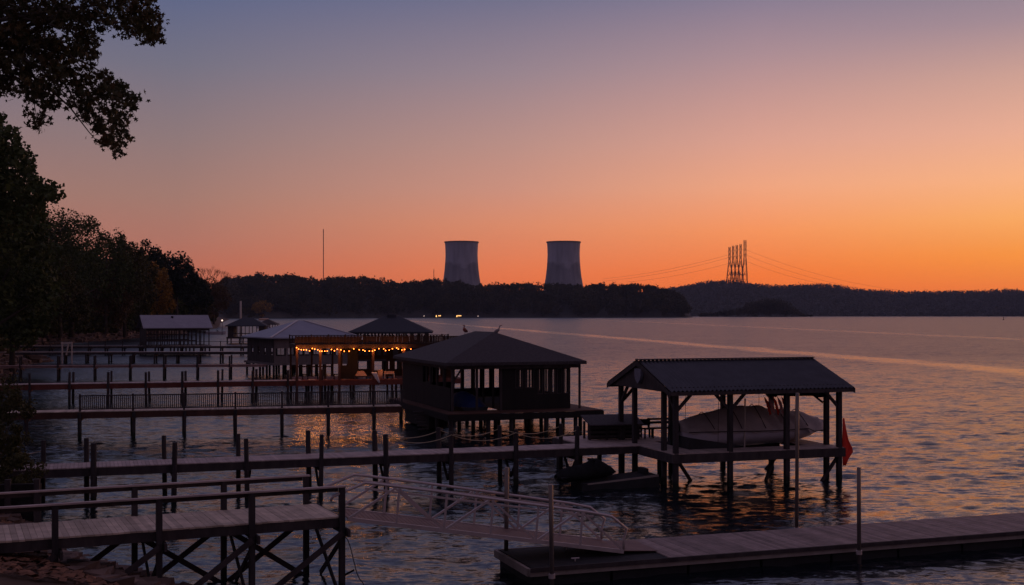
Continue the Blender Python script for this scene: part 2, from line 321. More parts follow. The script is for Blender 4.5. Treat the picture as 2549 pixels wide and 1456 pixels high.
    gust=.72+.35*(.5+.5*np.sin(X*.06+np.sin(Y*.045)*2)*np.sin(Y*.09+np.sin(X*.05)*1.5+1)); Z*=gust*WAMP
    a=P(1330,824,0); b=P(2549,925,0); ddx,ddy=b[0]-a[0],b[1]-a[1]; l=math.hypot(ddx,ddy); dd=np.abs((X-a[0])*(-ddy/l)+(Y-a[1])*(ddx/l)); Z*=.5+.5*np.clip(dd/7,0,1)
    Z*=np.clip((y1-Y)/60,0,1)*np.clip((k-np.abs(us))[None,:]/.03,0,1)*np.clip((Y-y0)/2,0,1)
    co=np.stack([X,Y,Z],2).reshape(-1,3); n0=len(co)
    ext=np.array([(-3400,-300,0),(3400,-300,0),(3400,3900,0),(-3400,3900,0)],float); co=np.concatenate([co,ext])
    I=np.arange(ny-1)[:,None]*nx+np.arange(nx-1)[None,:]; quads=np.stack([I,I+1,I+1+nx,I+nx],2).reshape(-1,4)
    q2=np.array([(n0,n0+1,nx-1,0),(n0+1,n0+2,n0-1,nx-1),(n0+2,n0+3,n0-nx,n0-1),(n0+3,n0,0,n0-nx)]); quads=np.concatenate([quads,q2]); nf=len(quads)
    me=bpy.data.meshes.new('water'); me.vertices.add(len(co)); me.vertices.foreach_set('co',co.ravel()); me.loops.add(nf*4); me.loops.foreach_set('vertex_index',quads.ravel().astype(np.int32))
    me.polygons.add(nf); me.polygons.foreach_set('loop_start',np.arange(0,nf*4,4,dtype=np.int32)); me.polygons.foreach_set('loop_total',np.full(nf,4,dtype=np.int32)); me.polygons.foreach_set('use_smooth',np.ones(nf,dtype=bool)); me.update(calc_edges=True); me.validate()
    me.materials.append(m); o=bpy.data.objects.new('water',me); C.objects.link(o); kind(o,'structure')
WV=(.05,.06,.010); SLP=(.55,.95); WAMP=.68
water()
# ------------------------------------------------------------ land
SY=[-400,26,26.5,30,33.3,37.1,42.5,46,57,72,85,100,118,140,175,190,205,230,290,346,380,409,450,520,600,700,900,1200,1500,1750,1900]
SX=[400,60,-3,-6.5,-9.6,-13.4,-16.8,-19,-25.5,-33,-38,-44,-51,-59,-70,-73,-82,-95,-110,-112,-116,-118,-121,-133,-147,-170,-218,-285,-352,-415,-560]
def sdist(X,Y):
    d=np.full(X.shape,1e9)
    for i in range(len(SY)-1):
        ax,ay,bx,by=SX[i],SY[i],SX[i+1],SY[i+1]; ux,uy=bx-ax,by-ay
        t=np.clip(((X-ax)*ux+(Y-ay)*uy)/(ux*ux+uy*uy),0,1)
        d=np.minimum(d,np.hypot(X-ax-t*ux,Y-ay-t*uy))
    return np.where(X<np.interp(Y,SY,SX),d,-d)
def vnoise(X,Y,s,seed=0):
    x=X/s+seed*13.7; y=Y/s+seed*7.3
    return (np.sin(x*1.3+np.sin(y*1.7)*1.3)+np.sin(y*1.1+np.sin(x*2.1+1)*1.2)+.5*np.sin(x*2.9+y*2.3)+.5*np.sin(y*3.7-x*1.9))/3
def landz(X,Y):
    d=sdist(X,Y)
    z=np.interp(d,[-30,-3,0,1.5,4,10,30,80,300],[-6,-1.2,-.15,.5,1.3,2.4,4.6,7,14])
    return z+np.where(d>.5,vnoise(X,Y,2.3)*.12+vnoise(X,Y,9,2)*.25*np.clip(d/10,0,1),0)
def gridmesh(mb,xs,ys,fz):
    X,Y=np.meshgrid(xs,ys); Z=fz(X,Y); nx=len(xs); ny=len(ys)
    vs=np.stack([X.ravel(),Y.ravel(),Z.ravel()],1)
    mb.add([tuple(v) for v in vs.tolist()],[(j*nx+i,j*nx+i+1,(j+1)*nx+i+1,(j+1)*nx+i) for j in range(ny-1) for i in range(nx-1)])
g=MB()
gridmesh(g,np.arange(-80,61,1.0),np.arange(-30,101,1.0),landz)
gridmesh(g,np.arange(-260,-79.9,6.0),np.arange(-30,101.1,6.55),landz)
gridmesh(g,np.arange(-260,-29,3.0),np.arange(101,461,3.99),landz)
gridmesh(g,np.arange(-1100,-130,12.0),np.arange(460,1950,14.0),landz)
kind(g.build('ground',M['ground'],None,True),'structure')
def rocks(mb,pts):
    for x,y,z,s in pts:
        n=len(mb.v); c=[]
        a=random.random()*6
        for (i,j,k) in [(-1,-1,-1),(1,-1,-1),(1,1,-1),(-1,1,-1),(-1,-1,1),(1,-1,1),(1,1,1),(-1,1,1)]:
            q=[i*s*random.uniform(.6,1.1),j*s*random.uniform(.6,1.1),k*s*random.uniform(.35,.75)]
            c.append((x+q[0]*math.cos(a)-q[1]*math.sin(a),y+q[0]*math.sin(a)+q[1]*math.cos(a),z+q[2]))
        mb.add(c,[(3,2,1,0),(4,5,6,7),(0,1,5,4),(1,2,6,5),(2,3,7,6),(3,0,4,7)])
def shore_pts(y0,y1,n,dmax,s0,s1,spread=None):
    r=[]
    for _ in range(n):
        y=random.uniform(y0,y1); x=float(np.interp(y,SY,SX))-random.uniform(-.3,dmax)
        z=float(landz(np.array([[x]]),np.array([[y]]))[0,0]); r.append((x,y,z+.05,random.uniform(s0,s1)))
    return r
m=MB(); rocks(m,shore_pts(27,46,700,5,.10,.32)); rocks(m,shore_pts(46,180,700,5,.25,.6)); rocks(m,shore_pts(180,420,700,9,.35,1.0))
kind(m.build('riprap',M['rock']),'stuff','pinkish brown broken rocks lining the left shore','rocks')
m=MB()
for x,y,z,s in shore_pts(24,44,9000,12,.06,.15):
    a=random.uniform(0,6.28); t=random.uniform(-.5,.5); dx,dy=math.cos(a)*s,math.sin(a)*s
    z+=.03
    m.add([(x-dx,y-dy,z),(x+dy,y-dx,z+t*s),(x+dx,y+dy,z+.02),(x-dy,y+dx,z-t*s+.02)],[(0,1,2,3)])
kind(m.build('leaf_litter',M['leaflitter']),'stuff','fallen rust coloured leaves on the bank under the pier','leaves')
# ------------------------------------------------------------ vegetation
def leafcloud(mb,pts,size,n_star=4,flat=0.0):
    """pts (n,3) leaf centres -> one small folded leaf polygon each"""
    n=len(pts)
    if n==0: return
    d=RS.normal(size=(n,3)); d/=np.linalg.norm(d,axis=1)[:,None]; e=RS.normal(size=(n,3)); e-= (e*d).sum(1)[:,None]*d; e/=np.linalg.norm(e,axis=1)[:,None]
    nn=np.cross(d,e); s=(size*(.6+.8*RS.rand(n)))[:,None]
    c=np.asarray(pts)
    if n_star==4:
        q=np.stack([c-d*s*.6,c+e*s*.42+nn*s*.12,c+d*s*.6,c-e*s*.42+nn*s*.12],1)
    else:
        rr=[]; 
        for k in range(10):
            a=2*math.pi*k/10; r=(.62 if k%2==0 else .27)*(1.0 if k<5 or k>6 else .9)
            rr.append(c+(d*math.cos(a)+e*math.sin(a))*s*r+nn*s*(.10 if k%2 else 0))
        q=np.stack(rr,1)
    k=q.shape[1]; base=len(mb.v); mb.v+= [tuple(v) for v in q.reshape(-1,3).tolist()]; mb.f+=[tuple(range(base+i*k,base+i*k+k)) for i in range(n)]
def crown_pts(cx,cy,cz,rx,ry,rz,n,clumps,lump=.33):
    """leaf centres in lumps spread over a crown volume, hollow below"""
    cc=RS.normal(size=(clumps,3)); cc/=np.linalg.norm(cc,axis=1)[:,None]; cc*= (RS.rand(clumps,1)**.45)*(.78+.2*RS.rand(clumps,1))
    k=int(clumps*.62); i_=np.arange(k)+.5; zz=1-1.45*i_/k; ph=i_*2.39996+RS.rand()*6; rr=np.sqrt(np.clip(1-zz*zz,0,1)); cc[:k]=np.stack([rr*np.cos(ph),rr*np.sin(ph),zz],1)*(.66+.16*RS.rand(k,1))
    cr=lump*(.55+.7*RS.rand(clumps)); idx=RS.randint(0,clumps,n)
    p=RS.normal(size=(n,3)); p/=np.linalg.norm(p,axis=1)[:,None]; p*= (RS.rand(n,1)**.4)
    q=(cc[idx]+p*cr[idx][:,None]*np.array([1,1,.8]))*1.04
    return q*np.array([rx,ry,rz])+np.array([cx,cy,cz])
def tree(name,label,cat,x,y,h,r,leaf,mat,n=3500,clumps=38,low=.22,group=None,squash=1.0,limbs=6,ls=None,gz=None):
    z0=float(landz(np.array([[x]]),np.array([[y]]))[0,0])-.2 if gz is None else gz
    t=thing(name,label,cat,(x,y,z0),group)
    m=MB(); tr=r*.045+.12; lean=random.uniform(-.03,.03)*h
    pts=[(x,y,z0-.3),(x+lean*.3,y,z0+h*.3),(x+lean*.7,y,z0+h*.6),(x+lean,y,z0+h*.88)]
    m.tube(pts,[tr*1.3,tr,tr*.65,tr*.15],8)
    for k in range(limbs):
        a=k*2.4+random.random(); zz=z0+h*(.3+.5*k/limbs); L_=r*random.uniform(.55,.85); p=(x+lean*.5,y,zz)
        m.tube([p,(p[0]+math.cos(a)*L_*.5,y+math.sin(a)*L_*.5,zz+h*.06),(p[0]+math.cos(a)*L_,y+math.sin(a)*L_,zz+h*.13)],[tr*.45,tr*.3,tr*.08],6)
    m.build('trunk',M['bark'],t,True)
    m=MB(); hc=h*(1-low); leafcloud(m,crown_pts(x+lean*.6,y,z0+h*low+hc*.53,r,r*.9,hc*.56*squash,n,clumps),leaf)
    m.build('crown',mat,t)
    return t
# trees on the left bank: px centre, distance, top py, half width px, kind
TL=[
 ('deciduous_tree','tall green tree just right of the leafy left edge tree, highest of the far bank',  112, 300, 518, 78,'leaf_green',.6,4600,44),
 ('deciduous_tree','green tree with a soft domed top left of the bare branched tree and both pines',  310, 352, 603, 52,'leaf_olive',.7,3000,34),
 ('deciduous_tree','tall dark green tree at the left frame edge below the overhanging branch',  18, 215, 480, 110,'leaf_green',.42,5200,46),
 ('deciduous_tree','dark green tree filling the left edge behind the docks',                     -15,122, 470, 150,'leaf_green',.5,5200,44),
 ('deciduous_tree','broad green tree with a rounded top at the head of the slope of crowns',    178,312, 532, 96,'leaf_green',.6,5200,46),
 ('deciduous_tree','olive green tree standing low in front of the broad green one',              95,292, 625, 90,'leaf_olive',.6,4200,40),
 ('deciduous_tree','ragged green tree with a thin open top, right of the broad green one',      262,342, 588, 66,'leaf_green',.7,2900,30),
 ('deciduous_tree','small dark tree with a tuft at its top beside the round pine',              308,362, 604, 34,'leaf_green',.75,2400,20),
 ('deciduous_tree','rusty brown autumn tree on the bank left of the silver roofed boathouse',   265,346, 690, 62,'leaf_rust',.65,3600,34),
 ('deciduous_tree','yellow orange autumn tree behind the silver roofed boathouse',              392,403, 668, 40,'leaf_orange',.8,2600,26),
 ('deciduous_tree','brownish olive tree between the rusty one and the orange one',               348,387, 640, 42,'leaf_olive',.75,3000,28),
 ('pine_tree','dark round topped pine, the left one of two above the orange tree',              372,432, 611, 46,'leaf_dark',.9,3600,30),
 ('pine_tree','dark pine with a sloping right side, lower than its round topped neighbour',     440,455, 640, 50,'leaf_dark',.95,3800,34),
 ('pine_tree','dark pine above the right end of the silver roof',                               484,505, 694, 40,'leaf_dark',1.05,3200,30),
 ('deciduous_tree','rusty tree under the bare branched tree behind the small dark boathouses',  532,722, 700, 40,'leaf_rust',1.0,3600,34),
 ('deciduous_tree','olive tree at the water beside the right end of the silver boathouse',      492,525, 730, 34,'leaf_olive',.9,2400,24),
 ('deciduous_tree','dim green tree low on the shore behind the long railed dock',               150,302, 700, 75,'leaf_olive',.65,3200,34),
 ('deciduous_tree','low dark tree at the left edge above the rocks',                             30,150, 690, 85,'leaf_green',.6,3400,34),
 ('small_tree','small orange brown tree behind the bare pole',                                  650,1768, 752, 25,'leaf_orange',2.2,1300,18),
 ('small_tree','small pale tree left of the orange brown one on the far shore',                 622,1770, 766, 14,'leaf_olive',2.2,700,10),
]
for (nm,lb,px,D,py,hw,mt,lf,n,cl) in TL:
    x=W(px,D); top=Zat(py,D); z0=float(landz(np.array([[x]]),np.array([[D]]))[0,0]); z0=max(z0,.3)
    tree(nm,lb,'tree',x,D,top-z0,hw/F0*D*1.08,lf*.82,M[mt],int(n*1.6),cl,.10 if 'pine' not in nm else .25,None,1.0,6,None,z0)
# backing woods of the left bank, too dense to count
m=MB()
for i in range(260):
    D=random.uniform(110,900); px=random.uniform(-220,560)
    if float(sdist(np.array([W(px,D)]),np.array([D]))[0])<6: continue
    py=np.interp(px,[-300,0,150,230,320,420,480,540,600],[420,560,600,630,660,670,720,735,740])+random.uniform(0,70)
    x=W(px,D); top=Zat(py,D); z0=max(.5,float(landz(np.array([[x]]),np.array([[D]]))[0,0])); hh=(top-z0); r=hh*.33
    leafcloud(m,crown_pts(x,D+6,z0+hh*.52,r,r,hh*.5,520,14,.42),.0042*D+.1)
kind(m.build('woods',M['leaf_green']),'stuff','dense dark woods climbing the left bank behind the single trees','woods')
m=MB()
for _ in range(520):
    D=random.uniform(100,560); x=float(np.interp(D,SY,SX))-random.uniform(4,30); z0=float(landz(np.array([[x]]),np.array([[D]]))[0,0]); hh=random.uniform(2,7)*(1 if D>170 else .6)
    if W(600,D)<x: continue
    leafcloud(m,crown_pts(x,D,z0+hh*.45,hh*.6,hh*.6,hh*.55,130,7,.5),.0028*D+.12)
kind(m.build('undergrowth',M['leaf_olive']),'stuff','tangled dark undergrowth above the rocks of the left shore','undergrowth')
# bare branched tree
def bare_tree():
    x,y=W(516,620),620.; z0=2.0; top=Zat(657,620); h=top-z0
    t=thing('bare_tree','leafless tree with fine rust brown twigs between the dark pine and the far shore','tree',(x,y,z0))
    m=MB(); rnd=random.Random(5)
    def br(p,d,l,r,k):
        q=p+d*l; m.tube([p,(p+q)/2+Vector((rnd.uniform(-.05,.05),0,rnd.uniform(-.02,.05)))*l,q],[r,r*.8,r*.6],5,False)
        if k<=0: return
        for j in range(3 if k>2 else 3):
            nd=(d+Vector((rnd.uniform(-.7,.7),rnd.uniform(-.5,.5),rnd.uniform(-.1,.5)))).normalized(); br(q,nd,l*rnd.uniform(.6,.78),r*.62,k-1)
    m.tube([(x,y,z0),(x,y,z0+h*.42)],[.35,.26],6); m.build('trunk',M['bark'],t,True); m=MB()
    for s in (-.6,-.15,.35,.7): br(Vector((x,y,z0+h*.42)),Vector((s,0,1)).normalized(),h*.2,.2,4)
    m.build('crown',M['leaf_rust'],t)
bare_tree()
# overhanging branch tree, near, trunk outside the frame on the left
def inpoly(x,y,pl):
    r=False; n=len(pl)
    for i in range(n):
        x0,y0=pl[i]; x1,y1=pl[(i+1)%n]
        if (y0>y)!=(y1>y) and x<(x1-x0)*(y-y0)/(y1-y0)+x0: r=not r
    return r
def near_tree():
    D=24.0
    t=thing('overhanging_tree','near tree whose leafy branches hang in from the top left corner','tree',(-13.5,24.0,1.5))
    m=MB(); m.tube([(-13.5,24,1.0),(-13.4,24,5),(-13.2,24.1,10),(-12.8,24,15),(-12.4,24,18)],[.36,.3,.25,.18,.08],10)
    for e in ((-10.3,12.9),(-10.0,12.2),(-10.6,13.4)): m.tube([(-13.0,24,11.5),(-12.0,24,12.3),(e[0],24,e[1])],[.16,.12,.05],7)
    m.build('trunk',M['bark'],t,True)
    tips=[(408,58),(392,100),(328,88),(300,40),(268,128),(352,240),(335,285),(322,348),(282,398),(240,345),(205,288),(108,268),(100,332),(58,252),(12,232),(232,190),(150,150),(120,60),(30,60),(60,150),(260,60),(370,20)]
    lb=MB(); L3=[]
    for i,(px,py) in enumerate(tips):
        dd=D+random.uniform(-1.5,1.5); tip=Vector((W(px,dd),dd,Zat(py,dd)))
        st=Vector((W(random.uniform(-60,40),24),24,Zat(random.uniform(30,130),24)))
        mid=st.lerp(tip,.5)+Vector((0,0,.22+.2*random.random())); q2=st.lerp(tip,.82)+Vector((0,0,.14))
        lb.tube([st,st.lerp(mid,.5)+Vector((0,0,.1)),mid,mid.lerp(tip,.3)+Vector((.04,0,.05)),q2,q2.lerp(tip,.45)],[.05,.04,.026,.018,.010,.004],6)
        for k in range(0):
            s_=random.uniform(.5,.95); b=mid.lerp(tip,s_); e=b+Vector((random.uniform(-.3,.35),random.uniform(-.4,.4),random.uniform(-.4,.15)))
            lb.tube([b,e],[.010,.003],5)
    lb.build('branch',M['bark'],t,True); LB=np.array([v for v in lb.v]); LB=LB[RS.rand(len(LB))<.35]
    PL=[[(-60,-60),(215,-60),(250,40),(262,128),(225,150),(215,185),(262,180),(300,200),(322,240),(358,238),(330,262),(336,292),(310,290),(322,345),(300,352),(298,385),(276,398),(262,370),(244,340),(240,318),(205,296),(195,262),(165,268),(110,268),(112,330),(92,330),(78,296),(58,256),(30,235),(-60,240)],
        [(235,-60),(390,-60),(388,20),(412,62),(396,104),(372,104),(345,84),(312,92),(300,60),(262,72),(240,40)]]
    pts=[]; tries=0
    holes=[(random.uniform(0,330),random.uniform(10,330),random.uniform(3,11)) for _ in range(150)]+[(235,60,14),(228,20,12),(250,100,12),(180,228,12),(140,250,12),(95,262,9)]
    while len(pts)<1450 and tries<60000:
        tries+=1; px=random.uniform(-60,415); py=random.uniform(-60,400)
        if not any(inpoly(px,py,p) for p in PL): continue
        if any((px-h[0])**2+(py-h[1])**2<h[2]**2 for h in holes): continue
        dd=D+random.gauss(0,1.3); pts.append((W(px,dd),dd,Zat(py,dd)))
    P0=np.array(pts); al=[]
    for k in range(7): al.append(P0+RS.normal(size=P0.shape)*np.array([.055,.09,.055]))
    for k in range(3): al.append(LB+RS.normal(size=LB.shape)*.07)
    al=np.concatenate(al); mm=MB(); leafcloud(mm,al,.098,5); mm.build('crown',M['leaf_near'],t)
near_tree()
# second near crown at the left edge
def edge_tree():
    D=58.
    t=thing('edge_tree','dark leafy tree poking in at the left edge under the overhanging branch','tree',(-30.5,58.0,2.0))
    m=MB(); m.tube([(-30.5,58,1.5),(-30.2,58,8),(-29.5,58,14),(-28.6,58,19)],[.4,.3,.2,.05],8)
    for px,py in [(35,340),(70,375),(85,430),(150,490),(120,470),(60,500),(30,420)]: m.tube([(-30,58,10.5),(W((px-60),D),58,Zat(py+10,D)),(W(px,D),58,Zat(py,D))],[.12,.07,.02],6)
    m.build('trunk',M['bark'],t,True)
    PL=[(-120,285),(2,285),(12,320),(40,325),(38,360),(62,366),(82,400),(82,440),(110,455),(135,462),(155,488),(142,502),(122,490),(108,500),(110,540),(-120,640)]
    pts=[]; holes=[(random.uniform(0,100),random.uniform(340,500),random.uniform(2,6)) for _ in range(16)]
    while len(pts)<1500:
        px=random.uniform(-120,158); py=random.uniform(280,640)
        if not inpoly(px,py,PL) or any((px-h[0])**2+(py-h[1])**2<h[2]**2 for h in holes): continue
        dd=D+random.gauss(0,2.2); pts.append((W(px,dd),dd,Zat(py,dd)))
    P0=np.array(pts); al=np.concatenate([P0+RS.normal(size=P0.shape)*.14 for k in range(7)]); mm=MB(); leafcloud(mm,al,.2); mm.build('crown',M['leaf_green'],t)
edge_tree()
# bushes at the lower left
def bush(label,px,py,D,r,mat,leaf,n,name='shrub'):
    x=W(px,D); z=Zat(py,D); zg=max(.2,float(landz(np.array([[x]]),np.array([[D]]))[0,0])); t=thing(name,label,'shrub',(x,D,zg))
    m=MB()
    for k in range(6): m.tube([(x,D,zg-.1),(x+random.uniform(-.6,.6)*r,D+random.uniform(-.4,.4)*r,z+random.uniform(-.2,.5)*r)],[.04,.01],5)
    m.build('stem',M['bark'],t); m=MB(); leafcloud(m,crown_pts(x,D,z,r,r,r*1.05,n,14,.4),leaf); m.build('foliage',mat,t)
bush('yellow green bush at the left edge below the near walkway with mooring ropes',38,1195,43.5,.95,M['leaf_olive'],.10,2600)
bush('olive bush at the left edge above the near walkway',8,1105,46.,.9,M['leaf_olive'],.10,2200)
bush('dark bush at the left edge beside the baluster walkway',2,1010,66.,1.6,M['leaf_olive'],.14,2400)
# ------------------------------------------------------------ far land: wooded point, hills, islet
PXT=[540,560,600,640,700,760,800,850,900,960,1030,1080,1130,1200,1260,1300,1350,1400,1450,1500,1560,1640,1680,1708,1720]
PYT=[700,692,690,682,686,688,698,688,690,698,703,694,702,710,708,704,709,705,712,706,708,714,726,748,775]
def pointfront(px): return np.interp(px,[540,1060,1716],[1755,2120,2190])
def pointtop(px): return np.interp(px,PXT,PYT)
def pz(X,Y):
    px=CX+X/Y*F0; fr=pointfront(px); zt=np.maximum(HC+(HZ-pointtop(px))*(fr+170)/F0-12,1.2)
    t=np.clip((Y-fr)/170,0,1); z=-2+(zt+2)*(t**.75)
    z=np.where(px>1722,-3,z); return z
g=MB(); gridmesh(g,np.arange(-640,420,9.),np.arange(1700,2640,16.),pz); kind(g.build('terrain',M['hill'],None,True),'structure')
m=MB()
for i in range(1250):
    px=random.uniform(545,1712); q=random.random()**1.2; D=float(pointfront(px))+4+q*200
    X=W(px,D); z0=float(pz(np.array([[X]]),np.array([[D]]))[0,0]); hh=random.uniform(17,27)
    if D>pointfront(px)+120: hh*=1.0
    capz=HC+(HZ-float(pointtop(px)))*D/F0+random.uniform(-1,4.5)-6*(abs(vnoise(np.array(px),np.array(0.),14.)))
    topz=min(z0+hh,capz)
    if i%9==0: topz=capz+random.uniform(0,3)
    h2=max(6,topz-z0); r=min(h2*.45,11)*random.uniform(.75,1.2)
    leafcloud(m,crown_pts(X,D,z0+h2*.5,r,r,h2*.52,150,10,.42),2.3)
kind(m.build('forest',M['forest']),'stuff','dark wooded point across the lake below the cooling towers','forest')
HPX=[1500,1640,1680,1720,1760,1790,1810,1835,1860,1900,1960,2040,2090,2125,2200,2290,2350,2430,2500,2560,2700,3200]
HPY=[735,722,717,708,702,699,698,699,704,708,711,708,711,719,723,728,725,724,721,723,728,740]
def hz_(X,Y):
    px=CX+X/Y*F0; Dn=3350.; zt=np.maximum(HC+(HZ-np.interp(px,HPX,HPY))*Dn/F0-9,3)
    t=np.clip((Y-3010)/340,0,1); return -1.5+(zt+1.5)*np.sin(t*math.pi/2)+vnoise(X,Y,70)*3*t+vnoise(X,Y,24,3)*1.5*t
g=MB(); gridmesh(g,np.arange(150,2700,16.),np.arange(2995,3700,16.),hz_); kind(g.build('hills',M['hill'],None,True),'structure')
m=MB(); pts=[]
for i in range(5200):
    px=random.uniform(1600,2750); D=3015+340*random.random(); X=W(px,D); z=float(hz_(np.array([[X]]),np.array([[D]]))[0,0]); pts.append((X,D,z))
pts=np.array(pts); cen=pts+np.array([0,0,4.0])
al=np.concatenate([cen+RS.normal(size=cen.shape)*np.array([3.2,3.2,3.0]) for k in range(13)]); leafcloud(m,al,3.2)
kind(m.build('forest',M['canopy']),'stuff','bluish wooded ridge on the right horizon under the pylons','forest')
m=MB()
for i in range(120):
    px=random.gauss(1905,40) if i%3 else random.uniform(1735,2000); D=random.uniform(2690,2730); X=W(px,D)
    top=float(np.interp(px,[1720,1760,1800,1840,1870,1900,1935,1960,1985,2010],[781,776,772,766,748,740,742,752,770,783]))+random.uniform(0,6); tz=max(4,Zat(top,D))
    leafcloud(m,crown_pts(X,D,tz*.5,tz*.45+2,tz*.4,tz*.52,110,8,.45),2.6)
kind(m.build('islet_woods',M['forest']),'stuff','low dark wooded islet in front of the ridge below the pylons','woods')
g=MB()
for k in range(1):
    ring=[(W(1740,2680),2680),(W(1840,2668),2668),(W(1985,2668),2668),(W(2010,2690),2690),(W(1990,2760),2760),(W(1740,2760),2760)]
    g.slab([(x,y,.9) for x,y in ring],2.5)
kind(g.build('islet',M['hill']),'structure')
# ------------------------------------------------------------ cooling towers
def cooling(px,label):
    D=2550.; X=W(px,D); k=D/F0
    prof=[(770,60),(745,55.5),(725,51.5),(708,47.8),(690,44.6),(670,42.2),(650,40.6),(635,40.0),(622,40.3),(610,41.0),(604,41.7)]
    t=thing('cooling_tower',label,'cooling tower',(X,D,15),'cooling towers of the plant')
    n=64; m=MB(); vs=[]
    for py,r in prof:
        z=Zat(py,D)
        for i in range(n): a=2*math.pi*i/n; vs.append((X+math.cos(a)*r*k,D+math.sin(a)*r*k,z))
    fs=[(j*n+i,j*n+(i+1)%n,(j+1)*n+(i+1)%n,(j+1)*n+i) for j in range(len(prof)-1) for i in range(n)]
    m.add(vs,fs)
    for j in range(len(prof)-1,-1,-1): pass
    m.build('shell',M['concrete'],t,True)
    m=MB(); 
    for (r0,r1,za,zb) in [(41.0,42.9,Zat(604.5,D),Zat(601.5,D))]:
        vs=[]
        for r,z in ((r0,za),(r1,za),(r1,zb),(r0,zb)):
            for i in range(n): a=2*math.pi*i/n; vs.append((X+math.cos(a)*r*k,D+math.sin(a)*r*k,z))
        m.add(vs,[(q*n+i,q*n+(i+1)%n,((q+1)%4)*n+(i+1)%n,((q+1)%4)*n+i) for q in range(4) for i in range(n)])
    m.build('rim',M['concrete_rim'],t)
    for i in range(24):
        a=2*math.pi*i/24; b=a+math.pi/24; m=MB()
        m.beam((X+math.cos(a)*62*k,D+math.sin(a)*62*k,4),(X+math.cos(b)*60*k,D+math.sin(b)*60*k,Zat(769,D)),1.2); m.build('support_leg',M['concrete_rim'],t)
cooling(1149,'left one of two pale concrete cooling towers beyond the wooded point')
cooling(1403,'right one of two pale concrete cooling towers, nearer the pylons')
# ------------------------------------------------------------ pylons, wires, masts
PY=[(1816,615,1808,1826),(1825,612,1817,1835),(1834,610,1826,1844),(1843.5,608,1834,1852),(1854.5,598,1845,1861)]
PL_=['leftmost and shortest lattice pylon of the cluster on the hill','second lattice pylon from the left in the hilltop cluster','middle lattice pylon of the hilltop cluster','fourth lattice pylon from the left, beside the tallest one','tallest lattice pylon at the right end of the hilltop cluster']
for i,(tx,ty,b0,b1) in enumerate(PY):
    D=3330.+i*6; zt=Zat(ty,D); zb=float(hz_(np.array([[W(tx,D)]]),np.array([[D]]))[0,0])-1; xt=W(tx,D); xa,xb=W(b0,D),W(b1,D)
    t=thing('pylon',PL_[i],'pylon',((xa+xb)/2,D,zb),'lattice pylons on the hill')
    wt=6.0 if i==4 else 4.6; hw=(xb-xa)/2; zm=zb+(zt-zb)*.62
    def cor(s,z):
        f=(z-zb)/(zm-zb)
        if f<1: return [((xa+xb)/2*(1-f)+xt*f+sx*(hw*(1-f)+wt*.5*f),D+sy*(7*(1-f)+wt*.5*f),z) for sx,sy in ((-1,-1),(1,-1),(1,1),(-1,1))]
        return [(xt+sx*wt*.5,D+sy*wt*.5,z) for sx,sy in ((-1,-1),(1,-1),(1,1),(-1,1))]
    for c in range(4):
        m=MB(); m.beam(cor(0,zb)[c],cor(0,zm)[c],.95); m.beam(cor(0,zm)[c],cor(0,zt)[c],.6); m.build('leg',M['lattice'],t)
    m=MB(); zs=[zb,zb+.16*(zt-zb),zb+.38*(zt-zb),zm,zm+.33*(zt-zm),zm+.66*(zt-zm),zt]
    for a,b in zip(zs[:-1],zs[1:]):
        A,B=cor(0,a),cor(0,b)
        for c in range(4):
            d=(c+1)%4; m.beam(A[c],B[d],.55); m.beam(A[d],B[c],.55); m.beam(B[c],B[d],.5)
    m.build('bracing',M['lattice'],t)
    for f in ((.62,.42,.24) if i==4 else (.55,.25)):
        m=MB(); z=zt-(zt-zb)*f*.5; m.beam((xt-6,D,z),(xt+6,D,z),.6); m.build('crossarm',M['lattice'],t)
m=MB(); m.beam((W(1812,3325),3325,Zat(684.5,3325)),(W(1858,3350),3350,Zat(682,3350)),1.3); m.beam((W(1826,3325),3325,Zat(664,3325)),(W(1852,3350),3350,Zat(663,3350)),.7)
o=m.build('tie_beam',M['lattice']); tag(o,'horizontal steel tie running across the feet of the pylons','beam')
def wire(a,b,sag,lb):
    m=MB(); pts=[]
    for k in range(25):
        s=k/24; pts.append((a[0]+(b[0]-a[0])*s,a[1]+(b[1]-a[1])*s,a[2]+(b[2]-a[2])*s-4*sag*s*(1-s)))
    m.tube(pts,.22,5); tag(m.build('power_line',M['lattice']),lb,'power line','power lines from the pylons')
def w3(px,py,D): return (W(px,D),D,Zat(py,D))
wire(w3(1820,632,3330),w3(1500,694,3600),9,'uppermost power line sloping left from the pylons')
wire(w3(1818,640,3330),w3(1500,700,3600),9,'middle power line sloping left from the pylons')
wire(w3(1816,655,3330),w3(1560,702,3600),7,'lowest power line sloping left from the pylons')
wire(w3(1858,622,3350),w3(2240,722,3600),16,'uppermost power line sloping right from the tallest pylon')
wire(w3(1858,635,3350),w3(2180,722,3600),14,'middle power line sloping right from the tallest pylon')
wire(w3(1857,650,3350),w3(2120,716,3600),12,'lowest power line sloping right from the tallest pylon')
def mast(px,y0,y1,D,r,label):
    x=W(px,D); z0=Zat(y0,D); z1=Zat(y1,D); t=thing('radio_mast',label,'radio mast',(x,D,z0),)
    part(t,'pole',M['lattice'],lambda m:m.tube([(x,D,z0-30),(x,D,z1)],r,6))
    m=MB(); z=z0
    while z<z1: m.post(x,D,z,z+.5,r*2.6); z+=6
    m.build('lattice_ring',M['lattice'],t)
mast(805,694,570,2300.,.75,'tall thin radio mast left of the cooling towers')
mast(1080,694,671,2350.,.6,'short mast beside the left cooling tower')
